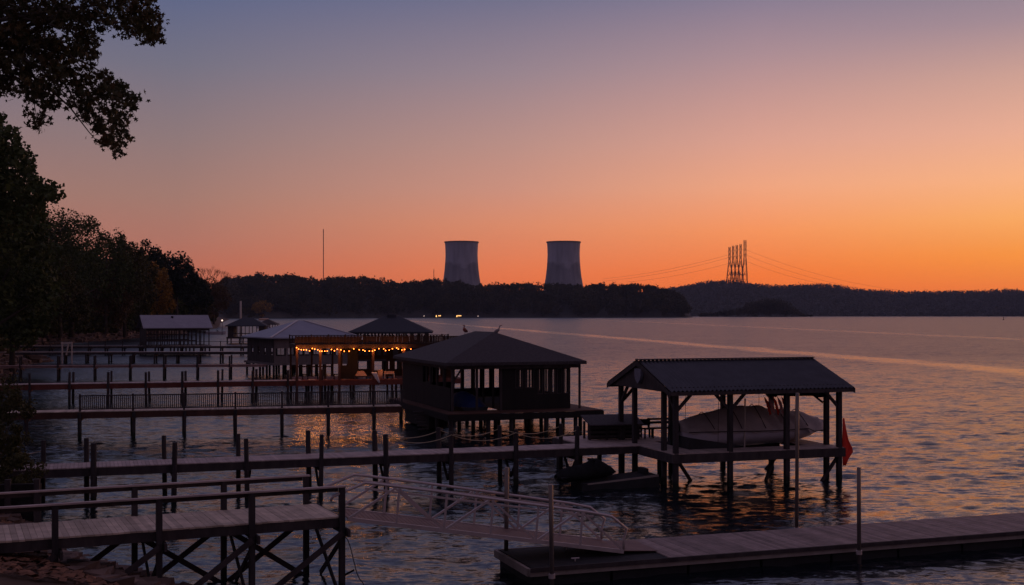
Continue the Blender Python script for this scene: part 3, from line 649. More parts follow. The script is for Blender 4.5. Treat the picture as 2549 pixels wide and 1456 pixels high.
# ------------------------------------------------------------ far-shore lights, boats, buoy
def litcabin(px,label,seed):
    D=2085.+ (px-1090)*.15; x=W(px,D); fr=Fr(x,D,8*seed); rr=random.Random(seed)
    t=thing('shore_cabin',label,'cabin',(x,D,0),'lit cabins on the far shore')
    part(t,'wall',M['brown'],lambda m:m.box(fr,-5,5,0,6,.6,4.6))
    part(t,'roof',M['shingle'],lambda m:m.slab([fr.pt(-5.8,-1.0,4.7),fr.pt(5.8,-1.0,4.7),fr.pt(5.8,3,6.6),fr.pt(-5.8,3,6.6)],.2).slab([fr.pt(-5.8,3,6.6),fr.pt(5.8,3,6.6),fr.pt(5.8,7,4.7),fr.pt(-5.8,7,4.7)],.2))
    part(t,'porch_floor',M['wood'],lambda m:m.box(fr,-5.5,5.5,-2.5,-.01,.4,.7))
    for k in range(4):
        a=-4.2+k*2.3
        if seed==1 and k==1: continue
        part(t,'window',M['warmwin'],lambda m:m.box(fr,a,a+1.6,-.06,-.01,2.6 if k else 1.2,4.2))
    for k in (-1,0,1): part(t,'post',M['wood'],lambda m:m.box(fr,k*4.6-.1,k*4.6+.1,-.9,-.7,-.5,4.5))
litcabin(1091,'left one of two cabins with orange lit windows at the far waterline',1)
litcabin(1142,'right one of two cabins with orange lit windows at the far waterline',2)
def docklamp(px,py,D,label,r=.55):
    x=W(px,D); z=Zat(py,D); t=thing('dock_lamp',label,'lamp',(x,D,0))
    part(t,'pole',M['wood'],lambda m:m.tube([(x,D,-.5),(x,D,z)],.1,6))
    part(t,'globe',M['lamp'],lambda m:m.tube([(x,D,z-r),(x,D,z-r*.5),(x,D,z+r*.5),(x,D,z+r)],[r*.3,r,r,r*.3],8),True)
docklamp(1055.5,786.5,2080.,'small white lamp left of the lit cabins on the far shore')
docklamp(1190,786.8,2100.,'small white lamp right of the lit cabins on the far shore')
docklamp(553,797.5,420.,'warm lamp on a post beside the small dark boathouses',.28)
def motorboat(px,D,ang,label,L_=7,group=None,mat='hull'):
    x=W(px,D); fr=Fr(x,D,ang); t=thing('motorboat',label,'boat',(x,D,0),group)
    def hull(m):
        st=[(-.5,.9,.15),(-.2,1.0,.1),(.2,.9,.1),(.42,.45,.25),(.5,.05,.6)]; vs=[]
        for s,w,k in st:
            a=s*L_; vs+= [fr.pt(a,-w*1.2,1.0+k*.4),fr.pt(a,-w*.8,k-.2),fr.pt(a,w*.8,k-.2),fr.pt(a,w*1.2,1.0+k*.4)]
        m.add(vs,[(i*4+j,i*4+(j+1)%4,(i+1)*4+(j+1)%4,(i+1)*4+j) for i in range(4) for j in range(4)]+[(0,1,2,3),(19,18,17,16)])
    part(t,'hull',M[mat],hull); part(t,'windshield',M['black'],lambda m:m.slab([fr.pt(.2,-.9,1.15),fr.pt(.8,-.9,1.12),fr.pt(.8,.9,1.12),fr.pt(.2,.9,1.15)],.05).slab([fr.pt(.1,-.9,1.7),fr.pt(.75,-.9,1.15),fr.pt(.75,.9,1.15),fr.pt(.1,.9,1.7)],.04))
    part(t,'outboard_motor',M['black'],lambda m:m.box(fr,-.5*L_-.5,-.5*L_-.02,-.2,.2,.3,1.3))
motorboat(2247,2950.,0,'tiny white boat on the far shore, left one of three under the ridge',9,'small boats under the ridge')
motorboat(2314,2950.,10,'tiny white boat on the far shore, middle one of three under the ridge',9,'small boats under the ridge')
motorboat(2405,2950.,-5,'tiny white boat on the far shore, right one of three under the ridge',10,'small boats under the ridge')
motorboat(538,430.,5,'white motorboat moored right of the silver roofed boathouse',7)
def buoy():
    D=22500/16.; x=W(2498,D); t=thing('channel_buoy','small dark channel buoy on the open water near the right edge','buoy',(x,D,0))
    part(t,'float',M['black'],lambda m:m.tube([(x,D,-.4),(x,D,0),(x,D,.8),(x,D,.9)],[.5,.9,.9,.4],12)); part(t,'topmark',M['black'],lambda m:m.tube([(x,D,.85),(x,D,1.8),(x,D,1.85),(x,D,2.9)],[.15,.15,.5,.42],10))
buoy()
# ------------------------------------------------------------ walkways
def dock(label,fr,a0,a1,wd,z,th,pn,pf,top,mats,group=None,brace=False,pw=.2,pitch=.15,split=None,name='dock'):
    dm,bm,pm=mats
    t=thing(name,label,'dock',fr.pt((a0+a1)/2,0,0),group)
    m=MB(); a=a0
    while a<a1:
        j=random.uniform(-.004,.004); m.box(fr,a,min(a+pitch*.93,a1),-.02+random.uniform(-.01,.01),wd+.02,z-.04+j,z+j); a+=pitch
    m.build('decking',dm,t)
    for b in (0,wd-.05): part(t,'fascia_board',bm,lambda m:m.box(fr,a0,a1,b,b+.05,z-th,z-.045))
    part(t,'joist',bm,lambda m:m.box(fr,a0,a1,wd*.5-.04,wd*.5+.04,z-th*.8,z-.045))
    for px,b in [(p,-.11) for p in pn]+[(p,wd+.11) for p in pf]:
        a=fr.a_at(px,b); x,y,_=fr.pt(a,b,0); h=z+top+random.uniform(-.06,.06) if top>.02 else z-.05
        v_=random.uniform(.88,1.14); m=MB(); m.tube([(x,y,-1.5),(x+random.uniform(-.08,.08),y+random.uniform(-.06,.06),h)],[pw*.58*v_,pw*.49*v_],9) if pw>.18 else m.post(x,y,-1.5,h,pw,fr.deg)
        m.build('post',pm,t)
    for px in pn:
        a=fr.a_at(px,-.11)
        part(t,'cross_beam',bm,lambda m:m.box(fr,a-.04,a+.04,-.25,wd+.25,z-th-.16,z-th-.005))
        if brace:
            for b in (-.05,wd+.05): part(t,'brace',pm,lambda m:m.beam(fr.pt(a+.1,b,z-th),fr.pt(a+.1,wd/2,.25),.09,.09))
    return t
def railing(t,fr,a0,a1,b,z,h,pxs,bm,bal=.11,bw=.04,nm='railing',low=.1,mid=False):
    aa=[a0]+[fr.a_at(p,b) for p in pxs]+[a1]; aa=sorted(set(round(x,3) for x in aa if a0-.01<=x<=a1+.01))
    for x in aa: part(t,'rail_post',bm,lambda m:m.box(fr,x-.06,x+.06,b-.06,b+.06,z,z+h+.06))
    for p,q in zip(aa[:-1],aa[1:]):
        m=MB(); m.box(fr,p+.06,q-.06,b-.05,b+.05,z+h-.07,z+h)
        if bal: m.box(fr,p+.06,q-.06,b-.03,b+.03,z+low,z+low+.06)
        if mid: m.box(fr,p+.06,q-.06,b-.03,b+.03,z+h*.5,z+h*.5+.08)
        if bal:
            x=p+.06+bal*.6
            while x<q-.08: m.box(fr,x-bw/2,x+bw/2,b-.02,b+.02,z+low+.06,z+h-.07); x+=bal
        m.build(nm,bm,t)
# --- foreground pier on the left
ZA=2.0
A=fr2(P(0,1347,ZA),P(844,1285,ZA)); aE=A.a_at(846); WA=2.35
def pier():
    t=thing('pier','weathered plank pier with plain post railings at the lower left, nearest of all the walkways','pier',A.pt(aE/2,0,0))
    m=MB(); a=-3.2
    while a<aE:
        j=random.uniform(-.006,.006); m.box(A,a,min(a+.138,aE),-.03+random.uniform(-.012,.012),WA+.03,ZA-.045+j,ZA+j); a+=.145
    m.build('decking',M['deck'],t)
    for b in (0.0,WA-.05): part(t,'fascia_board',M['wood'],lambda m:m.box(A,-3.2,aE,b,b+.05,ZA-.3,ZA-.05))
    part(t,'end_board',M['wood'],lambda m:m.box(A,aE+.002,aE+.05,0,WA,ZA-.3,ZA-.01))
    part(t,'joist',M['wood'],lambda m:m.box(A,-3.2,aE,WA/2-.04,WA/2+.04,ZA-.28,ZA-.05))
    nx=[-130,137,396,627,851]; fx=[-160,92,335,557,762]
    na=[A.a_at(p,-.09) for p in nx]; fa=[A.a_at(p,WA+.09) for p in fx]; zr=ZA+.80
    for a,b in [(x,-.09) for x in na]+[(x,WA+.09) for x in fa]:
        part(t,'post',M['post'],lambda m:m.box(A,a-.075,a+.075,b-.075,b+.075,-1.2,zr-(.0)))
    for b,l in ((-.09,na),(WA+.09,fa)):
        part(t,'handrail',M['deck_dim'],lambda m:m.box(A,l[0],l[-1]+.1,b-.1,b+.07,zr,zr+.04))
        part(t,'rail_board',M['wood'],lambda m:m.box(A,l[0],l[-1]-.08,b+.076,b+.11,zr-.13,zr-.002))
    for i,(a,c) in enumerate(zip(na,fa)):
        part(t,'cross_beam',M['wood'],lambda m:m.beam(A.pt(a+.13,-.35,ZA-.42),A.pt(a+.13,WA+.35,ZA-.42),.07,.2))
        if i>1: part(t,'brace',M['wood'],lambda m:m.beam(A.pt(a+.1,-.02,ZA-.5),A.pt(a+.1,WA,.0),.05,.14)); 
        if i>1: part(t,'brace',M['wood'],lambda m:m.beam(A.pt(a-.1,WA,ZA-.5),A.pt(a-.1,.0,.0),.05,.14))
    for l,b in ((na,-.2),(fa,WA+.2)):
        for i in range(1,len(l)):
            part(t,'brace',M['wood'],lambda m:m.beam(A.pt(l[i],b,ZA-.42),A.pt(l[i-1],b,-.15),.05,.15))
    for i in (3,4): part(t,'brace',M['wood'],lambda m:m.beam(A.pt(fa[i-1],WA+.0,ZA-.5),A.pt(fa[i],WA+.0,-.1),.05,.15))
    part(t,'bolt',M['black'],lambda m:m.tube([A.pt(aE+.1,-.12,.42),A.pt(aE+.34,-.2,.55)],.03,6))
pier()
m=MB(); q=[A.pt(aE+.12,-.1,1.45)]
for k in range(1,9):
    s=k/8; q.append((q[0][0]+s*.75,q[0][1]-s*1.0,1.45-1.5*s+.12*math.sin(s*9)))
m.tube(q,.014,5); tag(m.build('rope',M['rope_dk']),'dark rope trailing from the end post of the near pier into the water','rope')
# --- timber retaining wall on the bank
RW=Fr(W(-60,42.5),42.0,8)
def rwall():
    t=thing('retaining_wall','dark timber retaining wall on the bank at the left edge behind the near pier','wall',RW.pt(1.2,0,0)); a1=RW.a_at(100)
    for k in range(5): part(t,'timber',M['dkbrown'],lambda m:m.box(RW,-3,a1,0+.004*k,.2+.004*k,.12+k*.28,.12+k*.28+.27))
    for a in (0,1.3,a1-.08): part(t,'post',M['wood'],lambda m:m.box(RW,a-.09,a+.09,-.2,-.004,-.5,1.7))
rwall()
# --- aluminium gangway
def gangway():
    g0=P(866,1292,1.93); g1=P(1552,1373,.58); fr=fr2(g0,g1); Ln=math.hypot(g1[0]-g0[0],g1[1]-g0[1]); wd=1.75; z0,z1=1.93,.58; h=1.02; n=6
    def q(s,b,dz=0): return fr.pt(Ln*s/n,b,z0+(z1-z0)*s/n+dz)
    t=thing('gangway','pale aluminium truss gangway sloping from the pier down to the floating dock','gangway',q(3,wd/2,0))
    for b in (0,wd):
        part(t,'bottom_chord',M['alu'],lambda m:m.beam(q(0,b,0),q(n,b,0),.07,.11))
        part(t,'handrail',M['alu'],lambda m:m.tube([q(-.35,b,h*.42),q(-.3,b,h*.55),q(.35,b,h+.02),q(.6,b,h+.03),q(2,b,h+.04),q(5.2,b,h),q(5.72,b,h-.04),q(6.08,b,h*.66),q(6.0,b,h*.35),q(6.0,b,.05)],.04,8,True),True)
        part(t,'lower_rail',M['alu'],lambda m:m.beam(q(.35,b,h-.13),q(5.3,b,h-.11),.04,.05))
        for s in range(1,6): part(t,'upright',M['alu'],lambda m:m.beam(q(s,b,.06),q(s+.06,b,h),.06,.06))
        for s0,d0,s1,d1 in ((0,.06,1,h),(1,h,2,.06),(2,.06,3,h),(3,h,4,.06),(4,.06,5,h),(5,h,6,.06)):
            part(t,'diagonal',M['alu'],lambda m:m.beam(q(s0+.04,b,d0-.02),q(s1-.02,b,d1-.02),.06,.06))
    m=MB()
    for k in range(60):
        s=6*k/60; a,b_=q(s,.05,.03),q(s+.09,.05,.03); c,d=q(s+.09,wd-.05,.03),q(s,wd-.05,.03); m.slab([a,b_,c,d],.03)
    m.build('tread',M['aluplank'],t)
    f0,f1=q(6,.05,.02),q(6,wd-.05,.02); u=fr.u
    part(t,'end_flap',M['aluplank'],lambda m:m.slab([f0,(f0[0]+u[0]*1.1,f0[1]+u[1]*1.1,.535),(f1[0]+u[0]*1.1,f1[1]+u[1]*1.1,.535),f1],.015))
gangway()
# --- floating dock
FD=Fr(.485,33.07,19.6); WF=2.95
def fdock():
    t=thing('floating_dock','low floating dock with reddish planks and a black front end at the lower right','dock',FD.pt(10,1.4,0)); am=FD.a_at(1650,.5)
    m=MB(); a=am
    while a<22: m.box(FD,a,a+.14,.06,WF-.06,.455+random.uniform(-.003,.003),.50+random.uniform(-.003,.003)); a+=.15
    m.build('decking',M['fdeck'],t)
    part(t,'rubber_mat',M['mat'],lambda m:m.box(FD,.12,am-.01,.12,WF-.12,.44,.475))
    part(t,'frame_board',M['bumper'],lambda m:m.box(FD,0,22,-.05,.05,.27,.475)); part(t,'frame_board',M['bumper'],lambda m:m.box(FD,0,22,WF-.05,WF+.05,.27,.475)); part(t,'frame_board',M['bumper'],lambda m:m.box(FD,-.05,.05,.052,WF-.052,.27,.48))
    part(t,'rim_rail',M['wood'],lambda m:m.box(FD,0,22,-.10,-.052,.40,.52))
    for k in range(9): part(t,'float',M['floats'],lambda m:m.box(FD,.12+k*2.42,2.45+k*2.42,.08,WF-.1,-.25,.268))
    for a,b in ((2.0,2.2),(1.6,.6)): part(t,'cleat',M['alu'],lambda m:m.tube([FD.pt(a-.12,b,.56),FD.pt(a+.12,b,.56)],.02,6).tube([FD.pt(a,b,.47),FD.pt(a,b,.56)],.02,6))
fdock()
def piling(px,D,ytop,r,label,lean=0.0,bracket=True):
    x=W(px,D); zt=Zat(ytop,D); t=thing('mooring_pile',label,'piling',(x,D,0),'steel mooring piles')
    part(t,'pole',M['steel'],lambda m:m.tube([(x+lean*1.0,D,-2),(x,D,zt-.02),(x,D,zt)],[r,r,r*.8],14),True)
    part(t,'collar',M['alu'],lambda m:m.tube([(x+lean*.5,D,.30),(x+lean*.5,D,.42)],r+.03,12))
piling(1371,32.75,1206,.062,'steel pile standing at the near edge of the floating dock in front of the gangway',.06)
piling(1262,35.75,1163,.066,'steel pile seen through the gangway, at the far corner of the floating dock',-.05)
piling(1985,39.85,978,.06,'tallest steel pile, standing in front of the covered boat',-.04)
piling(2138,36.0,1163,.062,'steel pile at the right near edge of the floating dock, against open water',.01)
# --- walkway B to the gabled boathouse
B=fr2(P(0,1171.6,1.5),P(1431,1115,1.5)); WB=1.7; wm=(M['deck_dim'],M['wood'],M['post'])
aB=B.a_at(1612)
nB=[30,232,431,617,797,963,1124,1284,1434]; fB=[105,217,412,594,771,936,1095,1245,1395]
dock('long grey walkway on tall piles with V braces leading to the gabled boathouse',B,-2,aB,WB,1.5,.36,nB,fB,.93,wm,None,True,.2)
def rope(p,q,sag,label,mat='rope',r=.014,group=None):
    m=MB(); pts=[]
    for k in range(13):
        s=k/12; pts.append((p[0]+(q[0]-p[0])*s,p[1]+(q[1]-p[1])*s,p[2]+(q[2]-p[2])*s-4*sag*s*(1-s)))
    m.tube(pts,r,6); return tag(m.build('rope',M[mat]),label,'rope',group)
for k,(l,b,ws) in enumerate(((nB,-.22,'near'),(fB,WB+.22,'far'))):
    for i in (5,6,7):
        nm={5:'left',6:'middle',7:'right'}[i]
        rope(B.pt(B.a_at(l[i],b),b,2.3),B.pt(B.a_at(l[i+1],b),b,2.3),.3,'%s of three sagging tan ropes on the %s posts of the grey walkway'%(nm,ws),'rope',.016,'ropes strung between walkway posts')
rope(B.pt(B.a_at(-60,WB+.2),WB+.2,2.3),B.pt(B.a_at(105,WB+.2),WB+.2,2.0),.25,'sagging rope at the left end of the grey walkway beside the bush','rope',.014,'ropes strung between walkway posts')
# --- other walkways
Cf=fr2(P(0,1028,1.6),P(684.5,1015.7,1.6)); aC=Cf.a_at(1000)
nC=[64,199,331,458,586,702,817,930]
tC=dock('walkway with a baluster railing leading to the big dark hip roofed boathouse',Cf,-3,aC,1.7,1.6,.42,nC,nC[1:],.0,(M['deck'],M['brown'],M['post']),None,False,.2)
railing(tC,Cf,Cf.a_at(199,0),aC,.02,1.6,.98,[331,458,586,702,817,930],M['wood'],.115,.05)
Df=fr2(P(40,957.3,1.7),P(684,947.6,1.7))
nD=[74,172,268,363,453,543,629,716,800]
dock('red stained walkway with paired posts leading to the boathouse with string lights',Df,-3,Df.a_at(815),1.6,1.7,.46,nD,[p+9 for p in nD[1:]],.92,(M['deck_dim'],M['redwood'],M['post']),None,False,.2,.3)
Ef=fr2(P(0,910.8,1.6),P(650,907.4,1.6)); nE=[48,144,235,322,407,490,571]
dock('thin pinkish walkway leading to the pale blue roofed boathouse',Ef,-3,Ef.a_at(662),1.5,1.6,.26,nE,[p+4 for p in nE],1.05,(M['pinkwood'],M['pinkwood'],M['post']),None,False,.2,.4)
Ff=fr2(P(15,876.5,1.7),P(655,875,1.7)); nF=[60,160,214,272,330,385,440,495,549,618]
dock('dark low walkway just in front of the silver roofed boathouse',Ff,-2,Ff.a_at(680),1.8,1.7,.42,nF,[p+5 for p in nF],0,wm,None,False,.26,.5)
Gf=fr2(P(60,861,1.7),P(655,861,1.7)); nG=[80,125,170,220,262,305,350,400,450,500,549,600,640]
tG=dock('dark far walkway with a top rail passing the silver roofed boathouse',Gf,-3,Gf.a_at(690),1.8,1.7,.4,nG,[p+5 for p in nG],0,wm,None,False,.26,.5)
railing(tG,Gf,-3,Gf.a_at(690),0,1.7,.82,nG,M['wood'],0)
def liftframe():
    D=180.; t=thing('lift_frame','pale painted posts with a slanting leg standing at the dark low walkway','boat lift',(W(166,D),D,0))
    for px in (154.7,178.6): part(t,'post',M['palepost'],lambda m:m.tube([(W(px,D),D,-1),(W(px,D),D,Zat(851,D))],.13,8))
    part(t,'top_beam',M['palepost'],lambda m:m.beam((W(152,D),D,Zat(855,D)),(W(179,D),D,Zat(853,D)),.14,.3))
    part(t,'slanted_leg',M['palepost'],lambda m:m.beam((W(170,D),D,Zat(855,D)),(W(165,D),D,Zat(884,D)),.16))
liftframe()
# ------------------------------------------------------------ boathouses
def hiproof(t,fr,a0,a1,b0,b1,ze,zr,mat,cap=None,th=.16,ridge=.1):
    L_=a1-a0; Wd=b1-b0
    if L_>=Wd: ins=Wd/2*(1-ridge); r0=(a0+ins+0,(b0+b1)/2); r1=(a1-ins,(b0+b1)/2)
    else: ins=L_/2*(1-ridge); r0=((a0+a1)/2,b0+ins); r1=((a0+a1)/2,b1-ins)
    if (r1[0]-r0[0])<0: r0,r1=r1,r0
    c=[fr.pt(a0,b0,ze),fr.pt(a1,b0,ze),fr.pt(a1,b1,ze),fr.pt(a0,b1,ze)]; R0=fr.pt(r0[0],r0[1],zr); R1=fr.pt(r1[0],r1[1],zr)
    m=MB(); lo=[(p[0],p[1],p[2]-th) for p in c]
    m.add(c+[R0,R1]+lo,[(0,1,5,4),(1,2,5),(2,3,4,5),(3,0,4),(0,6,7,1),(1,7,8,2),(2,8,9,3),(3,9,6,0),(9,8,7,6)] if L_>=Wd else [(0,1,4),(1,2,5,4),(2,3,5),(3,0,4,5),(0,6,7,1),(1,7,8,2),(2,8,9,3),(3,9,6,0),(9,8,7,6)])
    ro=m.build('roof',mat,t)
    if cap:
        for p,q in ((c[0],R0),(c[1],R1 if L_>=Wd else R0)):
            m=MB(); m.beam((p[0],p[1],p[2]+.03),(q[0],q[1],q[2]+.03),.28,.06); m.build('ridge_cap',cap,ro)
    return ro
def posts(t,fr,aa,bb,z0,z1,w,mat,nm='post'):
    for a in aa:
        for b in bb: part(t,nm,mat,lambda m:m.box(fr,a-w/2,a+w/2,b-w/2,b+w/2,z0,z1))
# gabled boathouse with covered boat
H=Fr(7.0,51.6,18.0); LH=8.06; WH=5.9; ZD=1.505
def gabled():
    t=thing('boathouse','open gabled boathouse with dark corrugated roof sheltering a covered boat','boathouse',H.pt(LH/2,WH/2,0))
    m=MB(); a=-.15
    while a<LH+.2: m.box(H,a,min(a+.14,LH+.2),-.12,1.15,ZD-.04,ZD+random.uniform(-.003,.003)); m.box(H,a,min(a+.14,LH+.2),4.75,WH+.12,ZD-.04,ZD+random.uniform(-.003,.003)); a+=.15
    b=1.16
    while b<4.74: m.box(H,-.15,1.2,b,min(b+.14,4.745),ZD-.04,ZD); m.box(H,LH-1.0,LH+.2,b,min(b+.14,4.745),ZD-.04,ZD); b+=.15
    m.build('decking',M['deck_dim'],t)
    for q in ((-.15,LH+.2,-.17,-.12),(-.15,LH+.2,WH+.12,WH+.17),(-.2,-.15,-.17,WH+.17),(LH+.2,LH+.25,-.17,WH+.17),(1.2,LH-1,1.15,1.19),(1.2,LH-1,4.71,4.75)):
        part(t,'fascia_board',M['wood'],lambda m:m.box(H,*q,ZD-.42,ZD-.042))
    zt=4.10
    P_=[(a,b) for a in (0,2.6,5.39,LH) for b in (-.02,WH)]+[(0,1.15),(0,4.3),(LH,1.0),(LH,4.4)]
    for i,(a,b) in enumerate(P_):
        w=.2; x,y,_=H.pt(a,b,0); part(t,'post',M['post'],lambda m:m.box(H,a-w/2,a+w/2,b-w/2,b+w/2,-1.3,zt))
    for b in (-.1,WH+.02): part(t,'header_beam',M['wood'],lambda m:m.box(H,-.3,LH+.3,b,b+.08,zt-.02,zt+.24))
    for a in (-.12,LH+.04): part(t,'header_beam',M['wood'],lambda m:m.box(H,a,a+.08,0,WH,zt-.02,zt+.22))
    for (a,b,da,db) in ((0,-.02,1,0),(0,-.02,0,1),(0,WH,0,-1),(2.6,-.02,-1,0),(2.6,-.02,1,0),(LH,-.02,-1,0),(LH,WH,-1,0),(0,WH,1,0),(LH,WH,0,-1)):
        part(t,'knee_brace',M['wood'],lambda m:m.beam(H.pt(a+da*.08,b+db*.08,zt-.75),H.pt(a+da*.8,b+db*.8,zt+.0),.1,.13))
    for (a,b,a2,b2,zb) in ((LH,-.02,LH-.9,-.02,-.1),(LH-.02,4.4,LH-1.2,4.4,-.1),(5.39,.9,4.9,.9,-.1),(1.0,2.0,1.9,2.2,-.1)):
        part(t,'brace',M['wood'],lambda m:m.beam(H.pt(a,b+.1,ZD-.42),H.pt(a2,b2+.1,zb),.11,.13))
    # corrugated roof, two slopes
    oh=.5; ze=4.20; zr=5.40; n=int((LH+2*oh)/.05)
    for nm,s in (('near',-1),('far',1)):
        m=MB(); vs=[]; fs=[]; bm_=WH/2; be=-oh if s<0 else WH+oh
        for i in range(n+1):
            a=-oh+i*.05; dz=.04*math.cos(i*math.pi/2)
            for (b,z) in ((be,ze),(bm_,zr)): vs+=[H.pt(a,b,z+dz),H.pt(a,b,z+dz-.02)]
        for i in range(n):
            k=i*4; fs+=[(k,k+4,k+6,k+2),(k+1,k+3,k+7,k+5)]
        fs+=[(0,2,3,1),(n*4,n*4+1,n*4+3,n*4+2)]; m.add(vs,fs); r=m.build('roof',M['darkmetal'],t)
        if s<0: mm=MB(); mm.beam(H.pt(-oh,bm_,zr+.03),H.pt(LH+oh,bm_,zr+.03),.34,.05); o=mm.build('ridge_cap',M['darkmetal'],r)
        for a in (-oh-.03,LH+oh-.02): part(t,'barge_board',M['wood'],lambda m:m.hexa([H.pt(a,be,ze-.24),H.pt(a+.05,be,ze-.24),H.pt(a+.05,bm_,zr-.24),H.pt(a,bm_,zr-.24)],[H.pt(a,be,ze-.03),H.pt(a+.05,be,ze-.03),H.pt(a+.05,bm_,zr-.03),H.pt(a,bm_,zr-.03)]))
        part(t,'eave_board',M['wood'],lambda m:m.box(H,-oh+.03,LH+oh-.03,be-.01 if s<0 else be-.04,be+.04 if s<0 else be+.01,ze-.2,ze-.04))
    for a in (-.42,LH+.38): part(t,'gable_wall',M['wood'],lambda m:m.add([H.pt(a,-.4,zt+.03),H.pt(a,WH+.4,zt+.03),H.pt(a,WH/2,zr-.07),H.pt(a+.04,-.4,zt+.03),H.pt(a+.04,WH+.4,zt+.03),H.pt(a+.04,WH/2,zr-.07)],[(0,1,2),(5,4,3),(0,3,4,1),(1,4,5,2),(2,5,3,0)]))
    for k in range(7):
        a=k*LH/6
        part(t,'rafter',M['wood'],lambda m:m.beam(H.pt(a,-.4,ze-.12),H.pt(a,WH/2,zr-.12),.05,.14).beam(H.pt(a,WH+.4,ze-.12),H.pt(a,WH/2,zr-.12),.05,.14))
gabled()
def plaque():
    b0=WH/2-.25; m=MB(); pts=[(-.33,.30),(0,.31),(.33,.30),(.34,0),(.24,-.2),(0,-.36),(-.24,-.2),(-.34,0)]; zc=4.72
    f=[H.pt(-.58,b0-x,zc+y) for x,y in pts]; g_=[H.pt(-.43,b0-x,zc+y) for x,y in pts]; n=len(pts)
    m.add(f+g_,[tuple(range(n)),tuple(range(n,2*n))[::-1]]+[(i,i+n,(i+1)%n+n,(i+1)%n) for i in range(n)])
    o=m.build('shield_plaque',M['plaque']); tag(o,'grey shield shaped plaque on the gable of the corrugated boathouse','plaque')
plaque()
# covered boat on its lift
def covered_boat():
    a0,a1=1.56,9.1; bc=2.95; t=thing('covered_boat','powerboat under a taupe fitted cover, raised on a lift in the gabled boathouse','boat',H.pt(5,bc,0))
    tt=[0,.04,.12,.28,.45,.63,.74,.82,.92,.97,1.0]; top=[2.56,2.70,2.84,3.12,3.27,3.08,2.98,2.90,2.66,2.50,2.30]; hw=[1.05,1.15,1.2,1.25,1.27,1.24,1.2,1.12,.95,.75,.5]
    gz=[2.22,2.23,2.23,2.22,2.2,2.2,2.22,2.24,2.27,2.28,2.25]
    m=MB(); nr=15; vs=[]; rnd=random.Random(4)
    for i,t_ in enumerate(np.interp(np.linspace(0,1,45),[0,1],[0,1])):
        tz=np.interp(t_,tt,top); w=np.interp(t_,tt,hw); g_=np.interp(t_,tt,gz); a=a0+(a1-a0)*t_
        for k in range(nr):
            s=-1+2*k/(nr-1); sh=1-abs(s)**1.25
            fold=.085*math.sin(t_*62+s*5+math.sin(t_*19)*1.5)*(1-abs(abs(s)-.65))*(1.5 if t_>.45 else .35)+.022*math.sin(t_*33+k*1.3)
            z=g_-(.07+.06*math.sin(t_*47)+.16*(t_>.80)+.12*(t_>.93))*(abs(s)>.99)+(tz-g_)*sh+fold*(abs(s)<.99); vs.append(H.pt(a,bc+s*w*(1.0 if abs(s)<.99 else 1.03),z))
    m.add(vs,[(i*nr+k,(i+1)*nr+k,(i+1)*nr+k+1,i*nr+k+1) for i in range(44) for k in range(nr-1)]+[tuple(range(nr)),tuple(44*nr+k for k in range(nr))[::-1]])
    m.build('cover',M['cover'],t,True)
    m=MB(); vs=[]; st=[(0,1.0,1.30,.75),(.1,1.13,1.32,.8),(.3,1.19,1.45,.8),(.5,1.2,1.50,.78),(.7,1.16,1.55,.7),(.84,1.0,1.66,.5),(.93,.72,1.86,.3),(.975,.4,2.05,.1)]
    for s,w,zb,wb in st:
        a=a0+.05+(a1-a0-.2)*s; g_=2.2+.03*s
        vs+=[H.pt(a,bc-w,g_),H.pt(a,bc-w*.97,(g_+zb)/2+.05),H.pt(a,bc-wb,zb+.08),H.pt(a,bc,zb-.12),H.pt(a,bc+wb,zb+.08),H.pt(a,bc+w*.97,(g_+zb)/2+.05),H.pt(a,bc+w,g_)]
    m.add(vs,[(i*7+j,i*7+j+1,(i+1)*7+j+1,(i+1)*7+j) for i in range(7) for j in range(6)]+[(6,5,4,3,2,1,0)]); hu=m.build('hull',M['hull'],t,True)
    for sg in (-1,1): part(t,'hem_rope',M['rope_dk'],lambda m:m.tube([H.pt(a0+(a1-a0)*q_/20,bc+sg*(np.interp(q_/20,tt,hw)*1.035+.01),np.interp(q_/20,tt,gz)-.04-.16*(q_/20>.8)) for q_ in range(20)],.022,5))
    for ts in (.16,.34,.5,.66,.8):
        part(t,'strap',M['black'],lambda m:m.tube([H.pt(a0+(a1-a0)*ts,bc+s_*np.interp(ts,tt,hw)*1.02,np.interp(ts,tt,gz)+(np.interp(ts,tt,top)-np.interp(ts,tt,gz))*(1-abs(s_)**1.25)+.075) for s_ in np.linspace(-1,1,15)],.018,5))
    mm=MB(); mm.hexa([H.pt(a0-.02,bc-1.06,1.18),H.pt(a0+2.6,bc-.9,1.28),H.pt(a0+2.6,bc+.9,1.28),H.pt(a0-.02,bc+1.06,1.18)],[H.pt(a0-.02,bc-1.10,1.95),H.pt(a0+2.6,bc-1.215,1.5),H.pt(a0+2.6,bc+1.215,1.5),H.pt(a0-.02,bc+1.10,1.95)]); mm.build('bottom_paint',M['hull_dk'],hu)
    part(t,'outboard_motor',M['black'],lambda m:m.tube([H.pt(a0-.25,bc,1.2),H.pt(a0-.25,bc,1.7),H.pt(a0-.22,bc,2.3),H.pt(a0-.15,bc,2.55)],[.1,.14,.3,.2],10))
    for b in (bc-.7,bc+.7): part(t,'bow_strap',M['black'],lambda m:m.beam(H.pt(7.2,b,2.1),H.pt(7.4,b*.6+bc*.4,1.3),.04))
covered_boat()
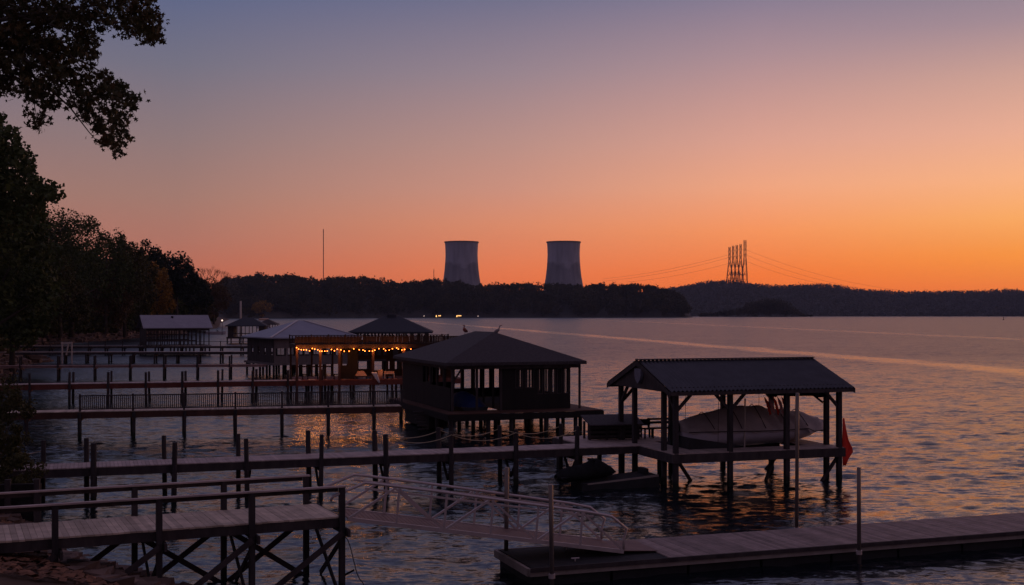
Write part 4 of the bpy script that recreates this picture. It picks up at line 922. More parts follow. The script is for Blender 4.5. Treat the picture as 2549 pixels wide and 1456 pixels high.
def lift():
    bc=2.95; t=thing('boat_lift','dark lift beams and cables carrying the covered boat','boat lift',H.pt(4,bc,0))
    for b in (bc-.75,bc+.75): part(t,'bunk',M['wood'],lambda m:m.box(H,2.4,7.2,b-.07,b+.07,1.16,1.36))
    for a in (2.7,6.6): part(t,'cradle_beam',M['black'],lambda m:m.box(H,a-.07,a+.07,bc-1.7,bc+1.7,1.02,1.155))
    for a in (2.7,6.6):
        for b in (bc-1.65,bc+1.65): part(t,'cable',M['rope_dk'],lambda m:m.tube([H.pt(a,b,1.15),H.pt(a+.05,b,4.1)],.012,5))
    for a in (2.7,6.6): part(t,'hoist_beam',M['black'],lambda m:m.box(H,a-.08,a+.08,.0,WH,4.13,4.28))
    part(t,'motor_box',M['black'],lambda m:m.box(H,6.1,6.9,1.0,1.5,3.75,4.1))
lift()
part_=None
for px,yt,D,lb in ((1853,992,54.6,'pale thin guide pole standing beside the covered boat'),):
    m=MB(); x=W(px,D); m.tube([(x+.0,D,1.3),(x+.03,D,Zat(yt,D))],.035,8); tag(m.build('guide_pole',M['palepost']),lb,'pole')
m=MB(); x=W(1803,57.5); m.tube([(x,57.5,1.3),(x,57.5,3.9)],.025,8); tag(m.build('guide_pole',M['black']),'dark thin guide pole behind the covered boat','pole')
m=MB(); m.beam(H.pt(5.6,1.3,3.9),H.pt(7.6,1.1,3.85),.42,.22); m.tube([H.pt(5.2,1.3,3.86),H.pt(5.6,1.3,3.9)],[.05,.2],8); m.tube([H.pt(7.6,1.1,3.85),H.pt(8.15,1.0,3.72)],[.2,.04],8); m.tube([H.pt(7.2,.95,3.9),H.pt(7.75,.8,3.45)],.05,6)
tag(m.build('canoe',M['black'],None,True),'dark canoe slung under the rafters above the boat bow','canoe')
def flag():
    t=thing('flag','limp red and white flag hanging under the roof edge over the covered boat','flag',H.pt(5.9,1.7,3.6))
    def cloth(m,a0,a1,ph,drop):
        n=22; vs=[]
        for i in range(n+1):
            s=i/n; a=a0+(a1-a0)*s; dd=drop*(.45+.75*s)
            for k in range(7):
                q=k/6; vs.append(H.pt(a+.12*q,1.7+.10*math.sin(s*20+ph)*(.4+q),3.72-dd*q-.25*s))
        m.add(vs,[(i*7+k,(i+1)*7+k,(i+1)*7+k+1,i*7+k+1) for i in range(n) for k in range(6)])
    for i in range(5):
        part(t,'stripe',M['redcloth'] if i%2==0 else M['whitecloth'],lambda m:cloth(m,5.25+.22*i,5.25+.22*(i+1),i,.52))
flag()
def towel():
    m=MB(); vs=[]; n=14; prof=[(0,2.8,.04,.02),(0,2.3,.11,.03),(0,1.8,.20,.05),(0,1.45,.34,.06),(0,1.28,.36,.07),(0,1.0,.20,.06),(0,.68,.09,.04)]
    for i,(o_,z,w,d) in enumerate([(o,z,w*1.25+.04,d) for o,z,w,d in prof]):
        for k in range(8):
            s=k/7; vs.append(H.pt(LH+.14+w*s,-.1+d*math.sin(s*9+i*.6),z))
    m.add(vs,[(i*8+k,i*8+k+1,(i+1)*8+k+1,(i+1)*8+k) for i in range(len(prof)-1) for k in range(7)])
    o=m.build('red_cloth',M['redcloth'],None,True); md=o.modifiers.new('thick','SOLIDIFY'); md.thickness=.015
    tag(o,'bright red cloth hanging from the right corner post of the gabled boathouse','cloth')
towel()
# side platform with bar counter and benches
PF=Fr(*B.pt(0,WB+.02,0)[:2],B.deg)
def sideplat():
    a0,a1=PF.a_at(1440),PF.a_at(1668); t=thing('side_platform','low timber platform behind the grey walkway beside the gabled boathouse','platform',PF.pt((a0+a1)/2,1,0))
    m=MB(); a=a0
    while a<a1: m.box(PF,a,a+.14,.02,3.2,1.455,1.50); a+=.15
    m.build('decking',M['deck_dim'],t); part(t,'fascia_board',M['wood'],lambda m:m.box(PF,a0,a1,3.2,3.25,1.1,1.45).box(PF,a0-.05,a0,.02,3.25,1.1,1.45))
    posts(t,PF,(a0+.2,(a0+a1)/2,a1-.4),(.3,3.0),-1.3,1.45,.18,M['post'])
    return a0,a1
s0,s1=sideplat()
def bar():
    fr=Fr(*PF.pt(PF.a_at(1460,1.3),1.0,0)[:2],B.deg-6); t=thing('bar_counter','dark slatted bar counter with a sloping brown top behind the grey walkway','counter',fr.pt(1.2,.5,1.5)); Lb=2.55
    part(t,'counter_top',M['shingle'],lambda m:m.slab([fr.pt(-.1,-.55,2.28),fr.pt(Lb,-.55,2.28),fr.pt(Lb+.1,1.1,2.62),fr.pt(-.1,1.1,2.62)],.06))
    for a in (0,.85,1.7,Lb-.12):
        for b in (0,.9): part(t,'leg',M['wood'],lambda m:m.box(fr,a,a+.1,b,b+.1,1.51,2.33))
    for z in (1.62,1.82,2.02,2.17): part(t,'slat',M['wood'],lambda m:m.box(fr,0,Lb,-.03,-.002,z,z+.11))
    part(t,'back_panel',M['dkbrown'],lambda m:m.box(fr,.05,Lb-.05,.35,.40,1.52,2.3)); part(t,'shelf',M['wood'],lambda m:m.box(fr,.1,Lb-.1,.1,.88,1.85,1.88))
bar()
def stool(a,b,label):
    x,y,_=PF.pt(a,b,0); fr=Fr(x,y,B.deg); t=thing('chair',label,'chair',(x,y,1.5),'chairs on the side platform')
    part(t,'seat',M['black'],lambda m:m.box(fr,-.25,.25,-.25,.25,1.93,1.98)); part(t,'backrest',M['black'],lambda m:m.box(fr,-.25,.25,.22,.26,2.1,2.4).box(fr,-.22,-.18,.2,.24,1.98,2.4).box(fr,.18,.22,.2,.24,1.98,2.4))
    for i in (-1,1):
        for j in (-1,1): part(t,'leg',M['black'],lambda m:m.box(fr,i*.21-.02,i*.21+.02,j*.21-.02,j*.21+.02,1.5,1.93))
stool(PF.a_at(1590,1.2),1.2,'left one of two dark chairs beside the slatted bar counter'); stool(PF.a_at(1614,1.0),1.1,'right one of two dark chairs beside the slatted bar counter')
def bench(a,b,label):
    x,y,_=PF.pt(a,b,0); fr=Fr(x,y,B.deg-4); t=thing('bench',label,'bench',(x,y,1.5))
    part(t,'seat',M['wood'],lambda m:m.box(fr,-.6,.6,-.2,.25,1.9,1.96)); part(t,'backrest',M['wood'],lambda m:m.box(fr,-.6,.6,.26,.3,2.12,2.24).box(fr,-.6,.6,.26,.3,2.3,2.4).box(fr,-.58,-.5,.25,.29,1.9,2.41).box(fr,.5,.58,.25,.29,1.9,2.41))
    for i in (-.55,.47):
        for j in (-.18,.16): part(t,'leg',M['wood'],lambda m:m.box(fr,i,i+.08,j,j+.08,1.5,1.9))
bench(PF.a_at(1645,1.4),1.4,'dark slatted bench between the chairs and the gabled boathouse')
# covered jet ski on a drive-on ramp
def jetski():
    fr=Fr(*P(1452,1203,.3)[:2],18.); t=thing('floating_ramp','low grey drive-on ramp floating in front of the grey walkway','ramp',fr.pt(1.7,0,0))
    part(t,'edge_strip',M['bumper'],lambda m:m.hexa([fr.pt(.2,-.004,.17),fr.pt(3.5,-.004,.40),fr.pt(3.5,.03,.40),fr.pt(.2,.03,.17)],[fr.pt(.2,-.004,.275),fr.pt(3.5,-.004,.53),fr.pt(3.5,.03,.53),fr.pt(.2,.03,.275)]))
    part(t,'deck_panel',M['mat'],lambda m:m.hexa([fr.pt(0,0,-.1),fr.pt(3.45,0,-.1),fr.pt(3.45,1.5,-.1),fr.pt(0,1.5,-.1)],[fr.pt(0,0,.26),fr.pt(3.45,0,.52),fr.pt(3.45,1.5,.52),fr.pt(0,1.5,.26)]))
    part(t,'skirt',M['floats'],lambda m:m.hexa([fr.pt(-.05,-.05,-.3),fr.pt(3.5,-.05,-.3),fr.pt(3.5,-.005,-.3),fr.pt(-.05,-.005,-.3)],[fr.pt(-.05,-.05,.20),fr.pt(3.5,-.05,.44),fr.pt(3.5,-.005,.44),fr.pt(-.05,-.005,.20)]))
    part(t,'bow_stop',M['floats'],lambda m:m.box(fr,3.0,3.2,.4,1.1,.5,.75))
    fj=Fr(*fr.pt(-.95,.78,0)[:2],18.); t=thing('jet_ski','jet ski under a black cover on the floating ramp','jet ski',fj.pt(1.6,0,.3))
    tt=[0,.08,.2,.42,.52,.6,.7,.82,.93,1]; top=[.62,.80,.93,1.0,1.12,1.27,1.22,1.02,.85,.66]; w=[.25,.42,.5,.52,.5,.5,.48,.42,.26,.08]; bot=[.38,.3,.28,.3,.32,.34,.36,.42,.5,.6]; L_=2.75
    m=MB(); vs=[]; nr=12; n=26
    for i in range(n):
        s=i/(n-1); a=L_*s; T_=np.interp(s,tt,top); w_=np.interp(s,tt,w); b_=np.interp(s,tt,bot); mid=b_+(T_-b_)*.45
        for k in range(nr):
            an=2*math.pi*k/nr; c,sn=math.cos(an),math.sin(an); z=mid+(T_-mid)*sn if sn>0 else mid+(mid-b_)*sn
            wf=w_*(1 if sn<=.2 else 1-.55*sn); vs.append(fj.pt(a,c*wf,z+.012*math.sin(i*2.1+k)))
    m.add(vs,[(i*nr+k,(i+1)*nr+k,(i+1)*nr+(k+1)%nr,i*nr+(k+1)%nr) for i in range(n-1) for k in range(nr)]+[tuple(range(nr))[::-1],tuple((n-1)*nr+k for k in range(nr))])
    m.build('cover',M['black'],t,True)
    m=MB(); m.tube([fj.pt(1.62,-.36,1.17),fj.pt(1.6,0,1.2),fj.pt(1.62,.36,1.17)],.05,8); m.build('handlebar',M['black'],t,True)
    part(t,'hull',M['hull_dk'],lambda m:m.hexa([fj.pt(.3,-.2,.25),fj.pt(2.2,-.15,.36),fj.pt(2.2,.15,.36),fj.pt(.3,.2,.25)],[fj.pt(.1,-.5,.52),fj.pt(2.5,-.3,.68),fj.pt(2.5,.3,.68),fj.pt(.1,.5,.52)]))
jetski()
# big dark hip roofed boathouse
Hf=Fr(-4.05,74.1,19.8); ZF=1.4
def wallwin(t,fr,axis,c,p0,p1,z0,z1,wins,mat,th=.1,frame=None,pane=None):
    """wall along a (axis='a') at b=c, or along b at a=c, with real openings; each opening may carry a framed screen"""
    def bx(m,p,q,za,zb,o=0):
        if q-p<.01 or zb-za<.01: return
        if axis=='a': m.box(fr,p,q,c-o,c+th+o,za,zb)
        else: m.box(fr,c-o,c+th+o,p,q,za,zb)
    m=MB(); x=p0
    for (w0,w1,h0,h1) in sorted(wins):
        bx(m,x,w0,z0,z1); bx(m,w0,w1,z0,h0); bx(m,w0,w1,h1,z1); x=w1
    bx(m,x,p1,z0,z1); m.build('wall',mat,t)
    for (w0,w1,h0,h1) in wins:
        if frame:
            m=MB(); k=.05
            bx(m,w0+.002,w0+k,h0+.002,h1-.002,.02); bx(m,w1-k,w1-.002,h0+.002,h1-.002,.02); bx(m,w0+k,w1-k,h1-k,h1-.002,.02); bx(m,w0+k,w1-k,h0+.002,h0+k,.02)
            if w1-w0>.9: bx(m,(w0+w1)/2-.02,(w0+w1)/2+.02,h0+k,h1-k,.0)
            f=m.build('window',frame,t)
            if pane:
                m=MB()
                if axis=='a': m.box(fr,w0+k,w1-k,c+th*.45,c+th*.55,h0+k,h1-k)
                else: m.box(fr,c+th*.45,c+th*.55,w0+k,w1-k,h0+k,h1-k)
                m.build('pane',pane,f)
def bigdark():
    fr=Hf; LA,LB=9.4,13.3; t=thing('boathouse','big boathouse with dark brown hip roof and screened windows, amid the docks','boathouse',fr.pt(LA/2,LB/2,0))
    hiproof(t,fr,0,LA,0,LB,4.45,6.27,M['shingle'],None,.2,.02)
    part(t,'eave_board',M['wood'],lambda m:m.box(fr,.35,LA-.35,.3,.36,4.02,4.245).box(fr,.35,.41,.362,LB-.3,4.02,4.245))
    # decks round the slip
    m=MB()
    for (a0,a1,b0,b1) in ((-.2,10.0,-1.2,.9),(-.2,.95,.9,LB+.1),(3.9,10.0,.9,LB-.6),(.95,3.9,LB-1.2,LB+.1)):
        b=b0
        while b<b1: m.box(fr,a0,a1,b,min(b+.19,b1),ZF-.045,ZF+random.uniform(-.002,.002)); b+=.2
    m.build('decking',M['brown'],t)
    for q in ((-.2,10.05,-1.25,-1.2),(-.25,-.2,-1.25,LB+.1),(10.0,10.05,-1.2,LB-.6),(.95,3.9,.9,.95)): part(t,'fascia_board',M['dkbrown'],lambda m:m.box(fr,*q,ZF-.45,ZF-.05))
    # front, right, left and rear walls
    fw=[(4.75,5.25,2.75,3.95),(5.4,6.0,2.75,3.95)]+[(6.25+k*.44,6.25+k*.44+.37,2.35,3.98) for k in range(5)]
    wallwin(t,fr,'a',.6,3.9,8.45,ZF,4.2,fw,M['dkbrown'],.1,M['wood'],M['screen'])
    wallwin(t,fr,'b',8.45,.7,LB-.6,ZF,4.2,[(1.0+k*1.6,2.3+k*1.6,2.2,4.0) for k in range(7)],M['dkbrown'],.1,M['wood'],M['screen'])
    wallwin(t,fr,'b',.55,5.6,LB-.6,ZF,4.2,[(5.75,6.3,3.0,4.05),(6.6,7.3,2.9,4.05)],M['dkbrown'],.1)
    wallwin(t,fr,'a',LB-.6,.65,8.45,ZF,4.2,[(.8+k*.72,1.4+k*.72+(.0 if k%3 else .05),2.5 if k<5 else 2.0,4.0) for k in range(10)],M['dkbrown'],.1,M['wood'])
    posts(t,fr,(3.95,),(2.6,4.6,6.6),ZF,4.22,.12,M['wood'],'porch_post')
    posts(t,fr,(.6,2.2,3.8),(.65,),ZF,4.25,.14,M['wood'],'porch_post'); posts(t,fr,(.6,),(2.3,4.0,5.5),ZF,4.25,.14,M['wood'],'porch_post'); posts(t,fr,(9.15,),(.6,4,8,12),ZF,4.25,.12,M['wood'],'porch_post')
    part(t,'half_wall',M['dkbrown'],lambda m:m.box(fr,.5,.56,.8,5.5,ZF,2.85))
    part(t,'knee_brace',M['wood'],lambda m:m.beam(fr.pt(.7,.65,3.3),fr.pt(1.3,.65,4.2),.08,.1))
    for a in (0,2.4,3.9,6.2,8.2,9.8):
        for b in (-1.0,2.0,5.0,8.0,11.0): 
            part(t,'pile',M['post'],lambda m:m.tube([fr.pt(a,b,-1.4),fr.pt(a,b,ZF-.2)],.13,8))
    # boarded storage under the left side
    part(t,'storage_box',M['dkbrown'],lambda m:m.box(fr,-.12,.9,3.4,9.5,.12,ZF-.46))
    part(t,'stair',M['wood'],lambda m:[m.box(fr,-.9,-.26,3.0+k*.25,3.24+k*.25,.1+k*.2,.16+k*.2) for k in range(6)] and None)
bigdark()
def bluebt():
    fr=Fr(*Hf.pt(2.4,1.6,0)[:2],Hf.deg+90); t=thing('tarped_boat','small boat under a blue tarp inside the big dark boathouse','boat',fr.pt(2.5,0,0)); 
    m=MB(); nr=9; vs=[]; n=20
    for i in range(n):
        s=i/(n-1); w=np.interp(s,[0,.1,.6,.9,1],[.5,.95,1.0,.5,.1]); tz=np.interp(s,[0,.15,.5,.8,1],[1.95,2.3,2.45,2.2,1.9])
        for k in range(nr):
            q=-1+2*k/(nr-1); vs.append(fr.pt(5.2*s,q*w,1.55+(tz-1.55)*(1-abs(q)**1.7)+.03*math.sin(i*1.7+k*2)))
    m.add(vs,[(i*nr+k,(i+1)*nr+k,(i+1)*nr+k+1,i*nr+k+1) for i in range(n-1) for k in range(nr-1)]+[tuple(range(nr)),tuple((n-1)*nr+k for k in range(nr))[::-1]]); m.build('tarp',M['bluetarp'],t,True)
    part(t,'hull',M['hull_dk'],lambda m:m.hexa([fr.pt(.1,-.6,.8),fr.pt(4.6,-.2,1.0),fr.pt(4.6,.2,1.0),fr.pt(.1,.6,.8)],[fr.pt(0,-.9,1.56),fr.pt(5,-.3,1.56),fr.pt(5,.3,1.56),fr.pt(0,.9,1.56)]))
bluebt()
# two-storey timber deck with string lights
U=Fr(-18.56,104.0,15.0); LU=14.6; BU=6.6; ZU=1.7; ZT=4.78
def updeck():
    fr=U; t=thing('sun_deck_boathouse','timber boathouse with a boarded roof terrace, lit orange by string lights along its front','boathouse',fr.pt(LU/2,BU/2,0))
    for nm,(z,mt) in (('decking',(ZU,M['redwood'])),('terrace_floor',(ZT,M['terrace']))):
        m=MB(); a=-.1
        while a<LU+.1:
            if nm=='terrace_floor' or a<3.9 or a>8.9: m.box(fr,a,a+.27,-.1,BU,z-.05,z)
            else: m.box(fr,a,a+.27,-.1,1.2,z-.05,z); m.box(fr,a,a+.27,BU-1.2,BU,z-.05,z)
            a+=.28
        m.build(nm,mt,t)
    part(t,'fascia_board',M['redwood'],lambda m:m.box(fr,-.1,LU+.1,-.16,-.105,ZU-.46,ZU-.052))
    part(t,'terrace_beam',M['terrace'],lambda m:m.box(fr,-.1,LU+.1,-.16,-.105,ZT-.32,ZT+.02).box(fr,-.16,-.105,-.1,BU,ZT-.3,ZT+.02))
    for k in range(20): part(t,'joist',M['terrace'],lambda m:m.box(fr,k*LU/19-.03,k*LU/19+.03,-.09,BU,ZT-.28,ZT-.052))
    posts(t,fr,(0,.0+2.0,2.8*1+.85,6.6,9.3,11.9,14.55),(0,),-1.4,ZT-.33,.2,M['brown']); posts(t,fr,(0,1.9,3.8,5.7,7.6,8.9,10.2,11.5,13.0,14.5),(BU-.1,),-1.4,ZT-.3,.16,M['terrace'])
    posts(t,fr,(1.2,3.2,5.2,7.0,9.0,11.0,13.0),(2.2,4.4),-1.4,ZU-.06,.18,M['post'],'pile')
    wallwin(t,fr,'a',1.8,3.9,5.5,ZU,ZT-.3,[(4.15,4.6,2.9,4.0)],M['dkbrown'],.08); wallwin(t,fr,'a',BU-.2,5.6,13.8,3.4,ZT-.3,[(5.75,6.05,3.6,4.35),(6.2,6.45,3.6,4.35),(6.6,7.1,3.6,4.35),(7.3,7.5,3.6,4.35),(7.8,8.3,3.6,4.35),(8.5,8.85,3.6,4.35),(9.4,9.9,3.6,4.35),(10.4,11,3.6,4.35)],M['terrace'],.08); wallwin(t,fr,'a',BU-.2,5.6,13.8,ZU,3.395,[(5.8,7.3,2.35,3.25),(7.55,9.1,2.2,3.25),(9.6,11,2.3,3.2)],M['terrace'],.08)
    wallwin(t,fr,'b',13.9,.2,BU-.2,ZU,ZT-.3,[],M['terrace'],.08)
    [part(t,'back_rail',M['terrace'],lambda m:m.box(fr,*q)) for q in ((0,3.9,BU-.05,BU,ZU+.85,ZU+.97),(8.9,LU,BU-.05,BU,ZU+1.45,ZU+1.75),(8.9,LU,BU-.05,BU,ZU+.5,ZU+.6))]
    railing(t,fr,-.1,LU+.1,-.02,ZT,.72,[775,818,860,905,950,1000,1050,1100],M['terrace'],.15,.125,'terrace_railing',.02)
    railing(t,fr,-.1,LU+.1,BU-.06,ZT,.72,[775,818,860,905,950,1000,1050,1100],M['terrace'],.3,.1,'terrace_railing',.02)
updeck()
BE=20.0
def strings():
    UV=[(170,418),(205,445),(255,458),(300,460),(350,462),(408,478),(458,435),(505,447),(562,460),(597,483),(637,485),(690,485),(738,482),(815,453),(870,478),(922,450),(990,460),(1053,485),(1143,485),(1228,442),(1330,458),(1400,463),(1435,482),(1518,483),(1575,483),(1618,466),(1695,438),(1783,442),(1818,473),(1887,465),(1945,440),(2025,425),(2055,445),(2120,462),(2172,453),(2285,447)]
    t=thing('string_lights','string of glowing orange bulbs swagged along the front of the terrace boathouse','string lights',U.pt(LU/2,-.3,4.3)); pts=[]
    for i,(u,v) in enumerate(UV):
        px=(1150+u/4.6345)*.6223; py=(1300+v/4.6345)*.6223; b=-.32; a=U.a_at(px,b); x,y,_=U.pt(a,b,0); z=Zat(py,y); pts.append((x,y,z+.09))
        m=MB(); r=.04; m.tube([(x,y,z-r),(x,y,z-r*.6),(x,y,z),(x,y,z+r*.6),(x,y,z+r)],[r*.25,r*.8,r,r*.8,r*.35],8); o=m.build('bulb',M['bulb'],t,True)
        m=MB(); m.tube([(x,y,z+.052),(x,y,z+.09)],.018,6); m.build('socket',M['black'],o)
        if i%3==1:
            l=bpy.data.lights.new('bulb_light','POINT'); l.energy=BE; l.color=(1,.33,.07); l.shadow_soft_size=.16; lo=bpy.data.objects.new('bulb_light',l); C.objects.link(lo); lo.parent=o; lo.location=(x-t['_o'][0],y-.09-t['_o'][1],z-t['_o'][2])
    m=MB(); m.tube(pts,.012,5); m.build('cable',M['black'],t)
strings()
# things on the lower deck of the terrace boathouse
def uitem(px,b): a=U.a_at(px,b); x,y,_=U.pt(a,b,0); return Fr(x,y,U.deg)
def lounge():
    fr=uitem(899,1.0); t=thing('lounge_chair','orange cushioned lounge chair on the lower deck under the string lights','chair',fr.pt(0,0,ZU))
    part(t,'cushion',M['tanstrip'],lambda m:m.hexa([fr.pt(-.5,-.3,2.0),fr.pt(.5,-.3,2.0),fr.pt(.5,.35,2.0),fr.pt(-.5,.35,2.0)],[fr.pt(-.3,-.25,2.38),fr.pt(.2,-.25,2.42),fr.pt(.2,.3,2.42),fr.pt(-.3,.3,2.38)]))
    part(t,'seat_frame',M['wood'],lambda m:m.box(fr,-.55,.6,-.35,.4,1.92,1.99))
    for i in (-.5,.5):
        for j in (-.3,.3): part(t,'leg',M['wood'],lambda m:m.box(fr,i-.03,i+.03,j-.03,j+.03,ZU,1.92))
lounge()
def can():
    fr=uitem(947,1.2); t=thing('bin','tan upright bin on the lower deck between the lounge chair and the bench','bin',fr.pt(0,0,ZU)); x,y,_=fr.pt(0,0,0)
    part(t,'body',M['tanstrip'],lambda m:m.tube([(x,y,ZU),(x,y,ZU+.72)],[.19,.24],12),True); part(t,'lid',M['tanstrip'],lambda m:m.tube([(x,y,ZU+.72),(x,y,ZU+.78)],[.26,.2],12))
can()
def lbench():
    fr=uitem(969,1.3); t=thing('bench','pale bench with an orange lit cushion at the right end of the lower deck','bench',fr.pt(0,0,ZU))
    part(t,'seat',M['palepost'],lambda m:m.box(fr,-.5,.45,-.25,.25,2.1,2.16)); part(t,'cushion',M['tanstrip'],lambda m:m.box(fr,-.45,.4,-.2,.2,2.165,2.35))
    for i in (-.45,.38):
        for j in (-.2,.2): part(t,'leg',M['palepost'],lambda m:m.box(fr,i,i+.06,j-.03,j+.03,ZU,2.1))
lbench()
def hung():
    fr=uitem(931,-.2); m=MB(); vs=[]
    for i in range(7):
        z=2.35-i*.16; w=.26-.03*i if i<6 else .06
        for k in range(6): s=k/5-.5; vs.append(fr.pt(s*w*1.9+.08*i,-.04+.03*math.sin(k*2.2+i),z))
    m.add(vs,[(i*6+k,i*6+k+1,(i+1)*6+k+1,(i+1)*6+k) for i in range(6) for k in range(5)])
    o=m.build('white_cloth',M['whitecloth'],None,True); md=o.modifiers.new('thick','SOLIDIFY'); md.thickness=.02; tag(o,'pale cloth hanging over the edge of the string lit deck','cloth')
hung()
# grill-like dark lump and chairs
def dchair(px,b,label):
    fr=uitem(px,b); t=thing('chair',label,'chair',fr.pt(0,0,ZU),'dark chairs on the lower deck')
    part(t,'seat',M['black'],lambda m:m.box(fr,-.25,.25,-.25,.25,ZU+.42,ZU+.48)); part(t,'backrest',M['black'],lambda m:m.box(fr,.2,.26,-.25,.25,ZU+.5,ZU+1.0))
    for i in (-1,1):
        for j in (-1,1): part(t,'leg',M['black'],lambda m:m.box(fr,i*.22-.025,i*.22+.025,j*.22-.025,j*.22+.025,ZU,ZU+.42))
dchair(760,1.6,'dark chair on the lower deck at its left end, under the first bulbs'); dchair(797,1.8,'dark chair on the lower deck in front of the red middle post'); dchair(838,1.0,'dark chair on the lower deck right of the red middle post')
# pale blue hip roofed boathouse
Bc=Fr(-28.1,140.2,30.0)
def bluehouse():
    fr=Bc; LA,LB=11.5,11.3; z=1.67; t=thing('boathouse','boathouse with a pale blue hip roof and a screened porch, left of the string lights','boathouse',fr.pt(5,5,0))
    hiproof(t,fr,0,LA,0,LB,4.66,6.62,M['bluemetal'],M['ridge'],.14,.06)
    a0,a1,b0,b1=.7,LA-.7,.7,LB-.7
    part(t,'decking',M['greywall'],lambda m:m.box(fr,.3,LA-.3,.3,LB-.3,z-.25,z))
    w=[(a0+.15+k*1.45,a0+1.45+k*1.45,2.45,3.45) for k in range(6)]
    wallwin(t,fr,'a',b0,a0,a1,z+.002,4.5,w,M['greywall'],.1,M['greywall'],M['screen'])
    wallwin(t,fr,'b',a0-.1,b0,b1,z+.002,4.5,[(b0+.3+k*2.4,b0+1.0+k*2.4,2.6,3.5) for k in range(4)],M['wood'],.1)
    wallwin(t,fr,'a',b1,a0,a1,z+.002,4.5,[(a0+.2+k*1.2,a0+1.1+k*1.2,2.3,4.3) for k in range(8)],M['wood'],.1)
    wallwin(t,fr,'b',a1,b0,b1,z+.002,4.5,[(b0+.3+k*1.6,b0+1.5+k*1.6,2.3,4.3) for k in range(6)],M['greywall'],.1)
    for a in np.linspace(.6,LA-.6,6):
        for b in np.linspace(.6,LB-.6,5): part(t,'pile',M['post'],lambda m:m.tube([fr.pt(a,b,-1.4),fr.pt(a,b,z-.25)],.14,8))
bluehouse()
# hip roofed boathouse beyond the terrace
Eh=Fr(-21.2,155.5,3.0)
def ehouse():
    fr=Eh; LA,LB=10.9,9.5; z=1.7; t=thing('boathouse','boathouse whose dark blue hip roof shows above the right half of the roof terrace','boathouse',fr.pt(5,4,0))
    hiproof(t,fr,0,LA,0,LB,5.12,7.15,M['shingle_dk'],None,.2,.06)
    part(t,'decking',M['wood'],lambda m:m.box(fr,.2,LA-.2,.2,LB-.2,z-.4,z))
    for b in (.7,LB-.8): wallwin(t,fr,'a',b,.6,LA-.6,z+.002,5.0,[(.8+k*.93,1.5+k*.93,3.0 if (k%4) else 3.9,4.85) for k in range(10)],M['wood'],.1)
    for a in (.6,LA-.7): wallwin(t,fr,'b',a,.8,LB-.8,z+.002,5.0,[(1.2+k*1.5,2.2+k*1.5,3.3,4.85) for k in range(5)],M['wood'],.1)
    part(t,'vent',M['shingle_dk'],lambda m:m.box(fr,LA/2-.6,LA/2+.6,LB/2-.5,LB/2+.5,7.0,7.35))
    for a in np.linspace(.6,LA-.6,6):
        for b in (.6,4.5,LB-.6): part(t,'pile',M['post'],lambda m:m.tube([fr.pt(a,b,-1.4),fr.pt(a,b,z-.4)],.14,8))
ehouse()
# silver roofed boathouse
Sa=Fr(-65.5,214.0,24.0)
def silver():
    fr=Sa; LA,LB=12.2,9.8; z=1.72; t=thing('boathouse','silver gable roofed boathouse with open studs, farthest left of the boathouses','boathouse',fr.pt(6,5,0))
    ze,zr=4.92,7.2
    for s in (0,1):
        be=0 if s==0 else LB
        part(t,'roof',M['silvermetal'],lambda m:m.slab([fr.pt(0,be,ze),fr.pt(LA,be,ze),fr.pt(LA,LB/2,zr),fr.pt(0,LB/2,zr)],.12))
    for a in (.5,LA-.6): part(t,'gable_wall',M['wood'],lambda m:m.add([fr.pt(a,.4,4.9),fr.pt(a,LB-.4,4.9),fr.pt(a,LB/2,zr-.2),fr.pt(a+.1,.4,4.9),fr.pt(a+.1,LB-.4,4.9),fr.pt(a+.1,LB/2,zr-.2)],[(0,1,2),(5,4,3),(0,3,4,1),(1,4,5,2),(2,5,3,0)]))
    part(t,'roof_vent',M['black'],lambda m:m.tube([fr.pt(5.6,3.9,6.6),fr.pt(5.6,3.9,7.0)],.22,8))
    part(t,'decking',M['wood'],lambda m:m.box(fr,.2,LA-.2,.2,LB-.2,z-.35,z))
    for b in (.5,LB-.6):
        part(t,'stud_frame',M['wood'],lambda m:[m.box(fr,a,a+.16,b,b+.1,z,4.78) for a in (.5,.95,1.5,2.3,3.0,3.7,4.5,5.4,6.2,7.0,7.7,8.5,9.3)]+[m.box(fr,.5,9.4,b-.02,b-.002,2.5,2.7),m.box(fr,.5,9.4,b-.02,b-.002,3.55,3.68),m.box(fr,.5,LA-.5,b-.02,b-.002,4.4,4.78)] and None)
    part(t,'wall',M['wood'],lambda m:m.box(fr,.5,.58,.65,LB-.65,z,4.85))
    posts(t,fr,(9.9,10.7,LA-.6),(.5,LB-.5),z,4.8,.16,M['wood'])
    for a in np.linspace(.5,LA-.5,5):
        for b in (.5,5,LB-.5): part(t,'pile',M['post'],lambda m:m.tube([fr.pt(a,b,-1.4),fr.pt(a,b,z-.35)],.15,8))
silver()
def smallhouse(px0,px1,D,ang,ze,zr,dep,label,mat):
    fr=Fr(W(px0,D),D,ang); LA=(px1-px0)/F0*D/math.cos(math.radians(ang)); z=1.6; t=thing('boathouse',label,'boathouse',fr.pt(LA/2,dep/2,0))
    hiproof(t,fr,0,LA,0,dep,ze,zr,mat,None,.2,.08)
    part(t,'decking',M['wood'],lambda m:m.box(fr,.3,LA-.3,.3,dep-.3,z-.4,z)); part(t,'wall',M['wood'],lambda m:m.box(fr,.6,2.0,.6,dep-.6,z,ze-.2))
    part(t,'railing',M['wood'],lambda m:m.box(fr,2,LA-.5,.5,.6,z+.8,z+1.0))
    posts(t,fr,list(np.linspace(2.2,LA-.5,5)),(.5,dep-.5),z,ze-.1,.16,M['wood'])
    for a in np.linspace(.5,LA-.5,4):
        for b in (.5,dep-.5): part(t,'pile',M['post'],lambda m:m.tube([fr.pt(a,b,-1.4),fr.pt(a,b,z-.4)],.16,8))
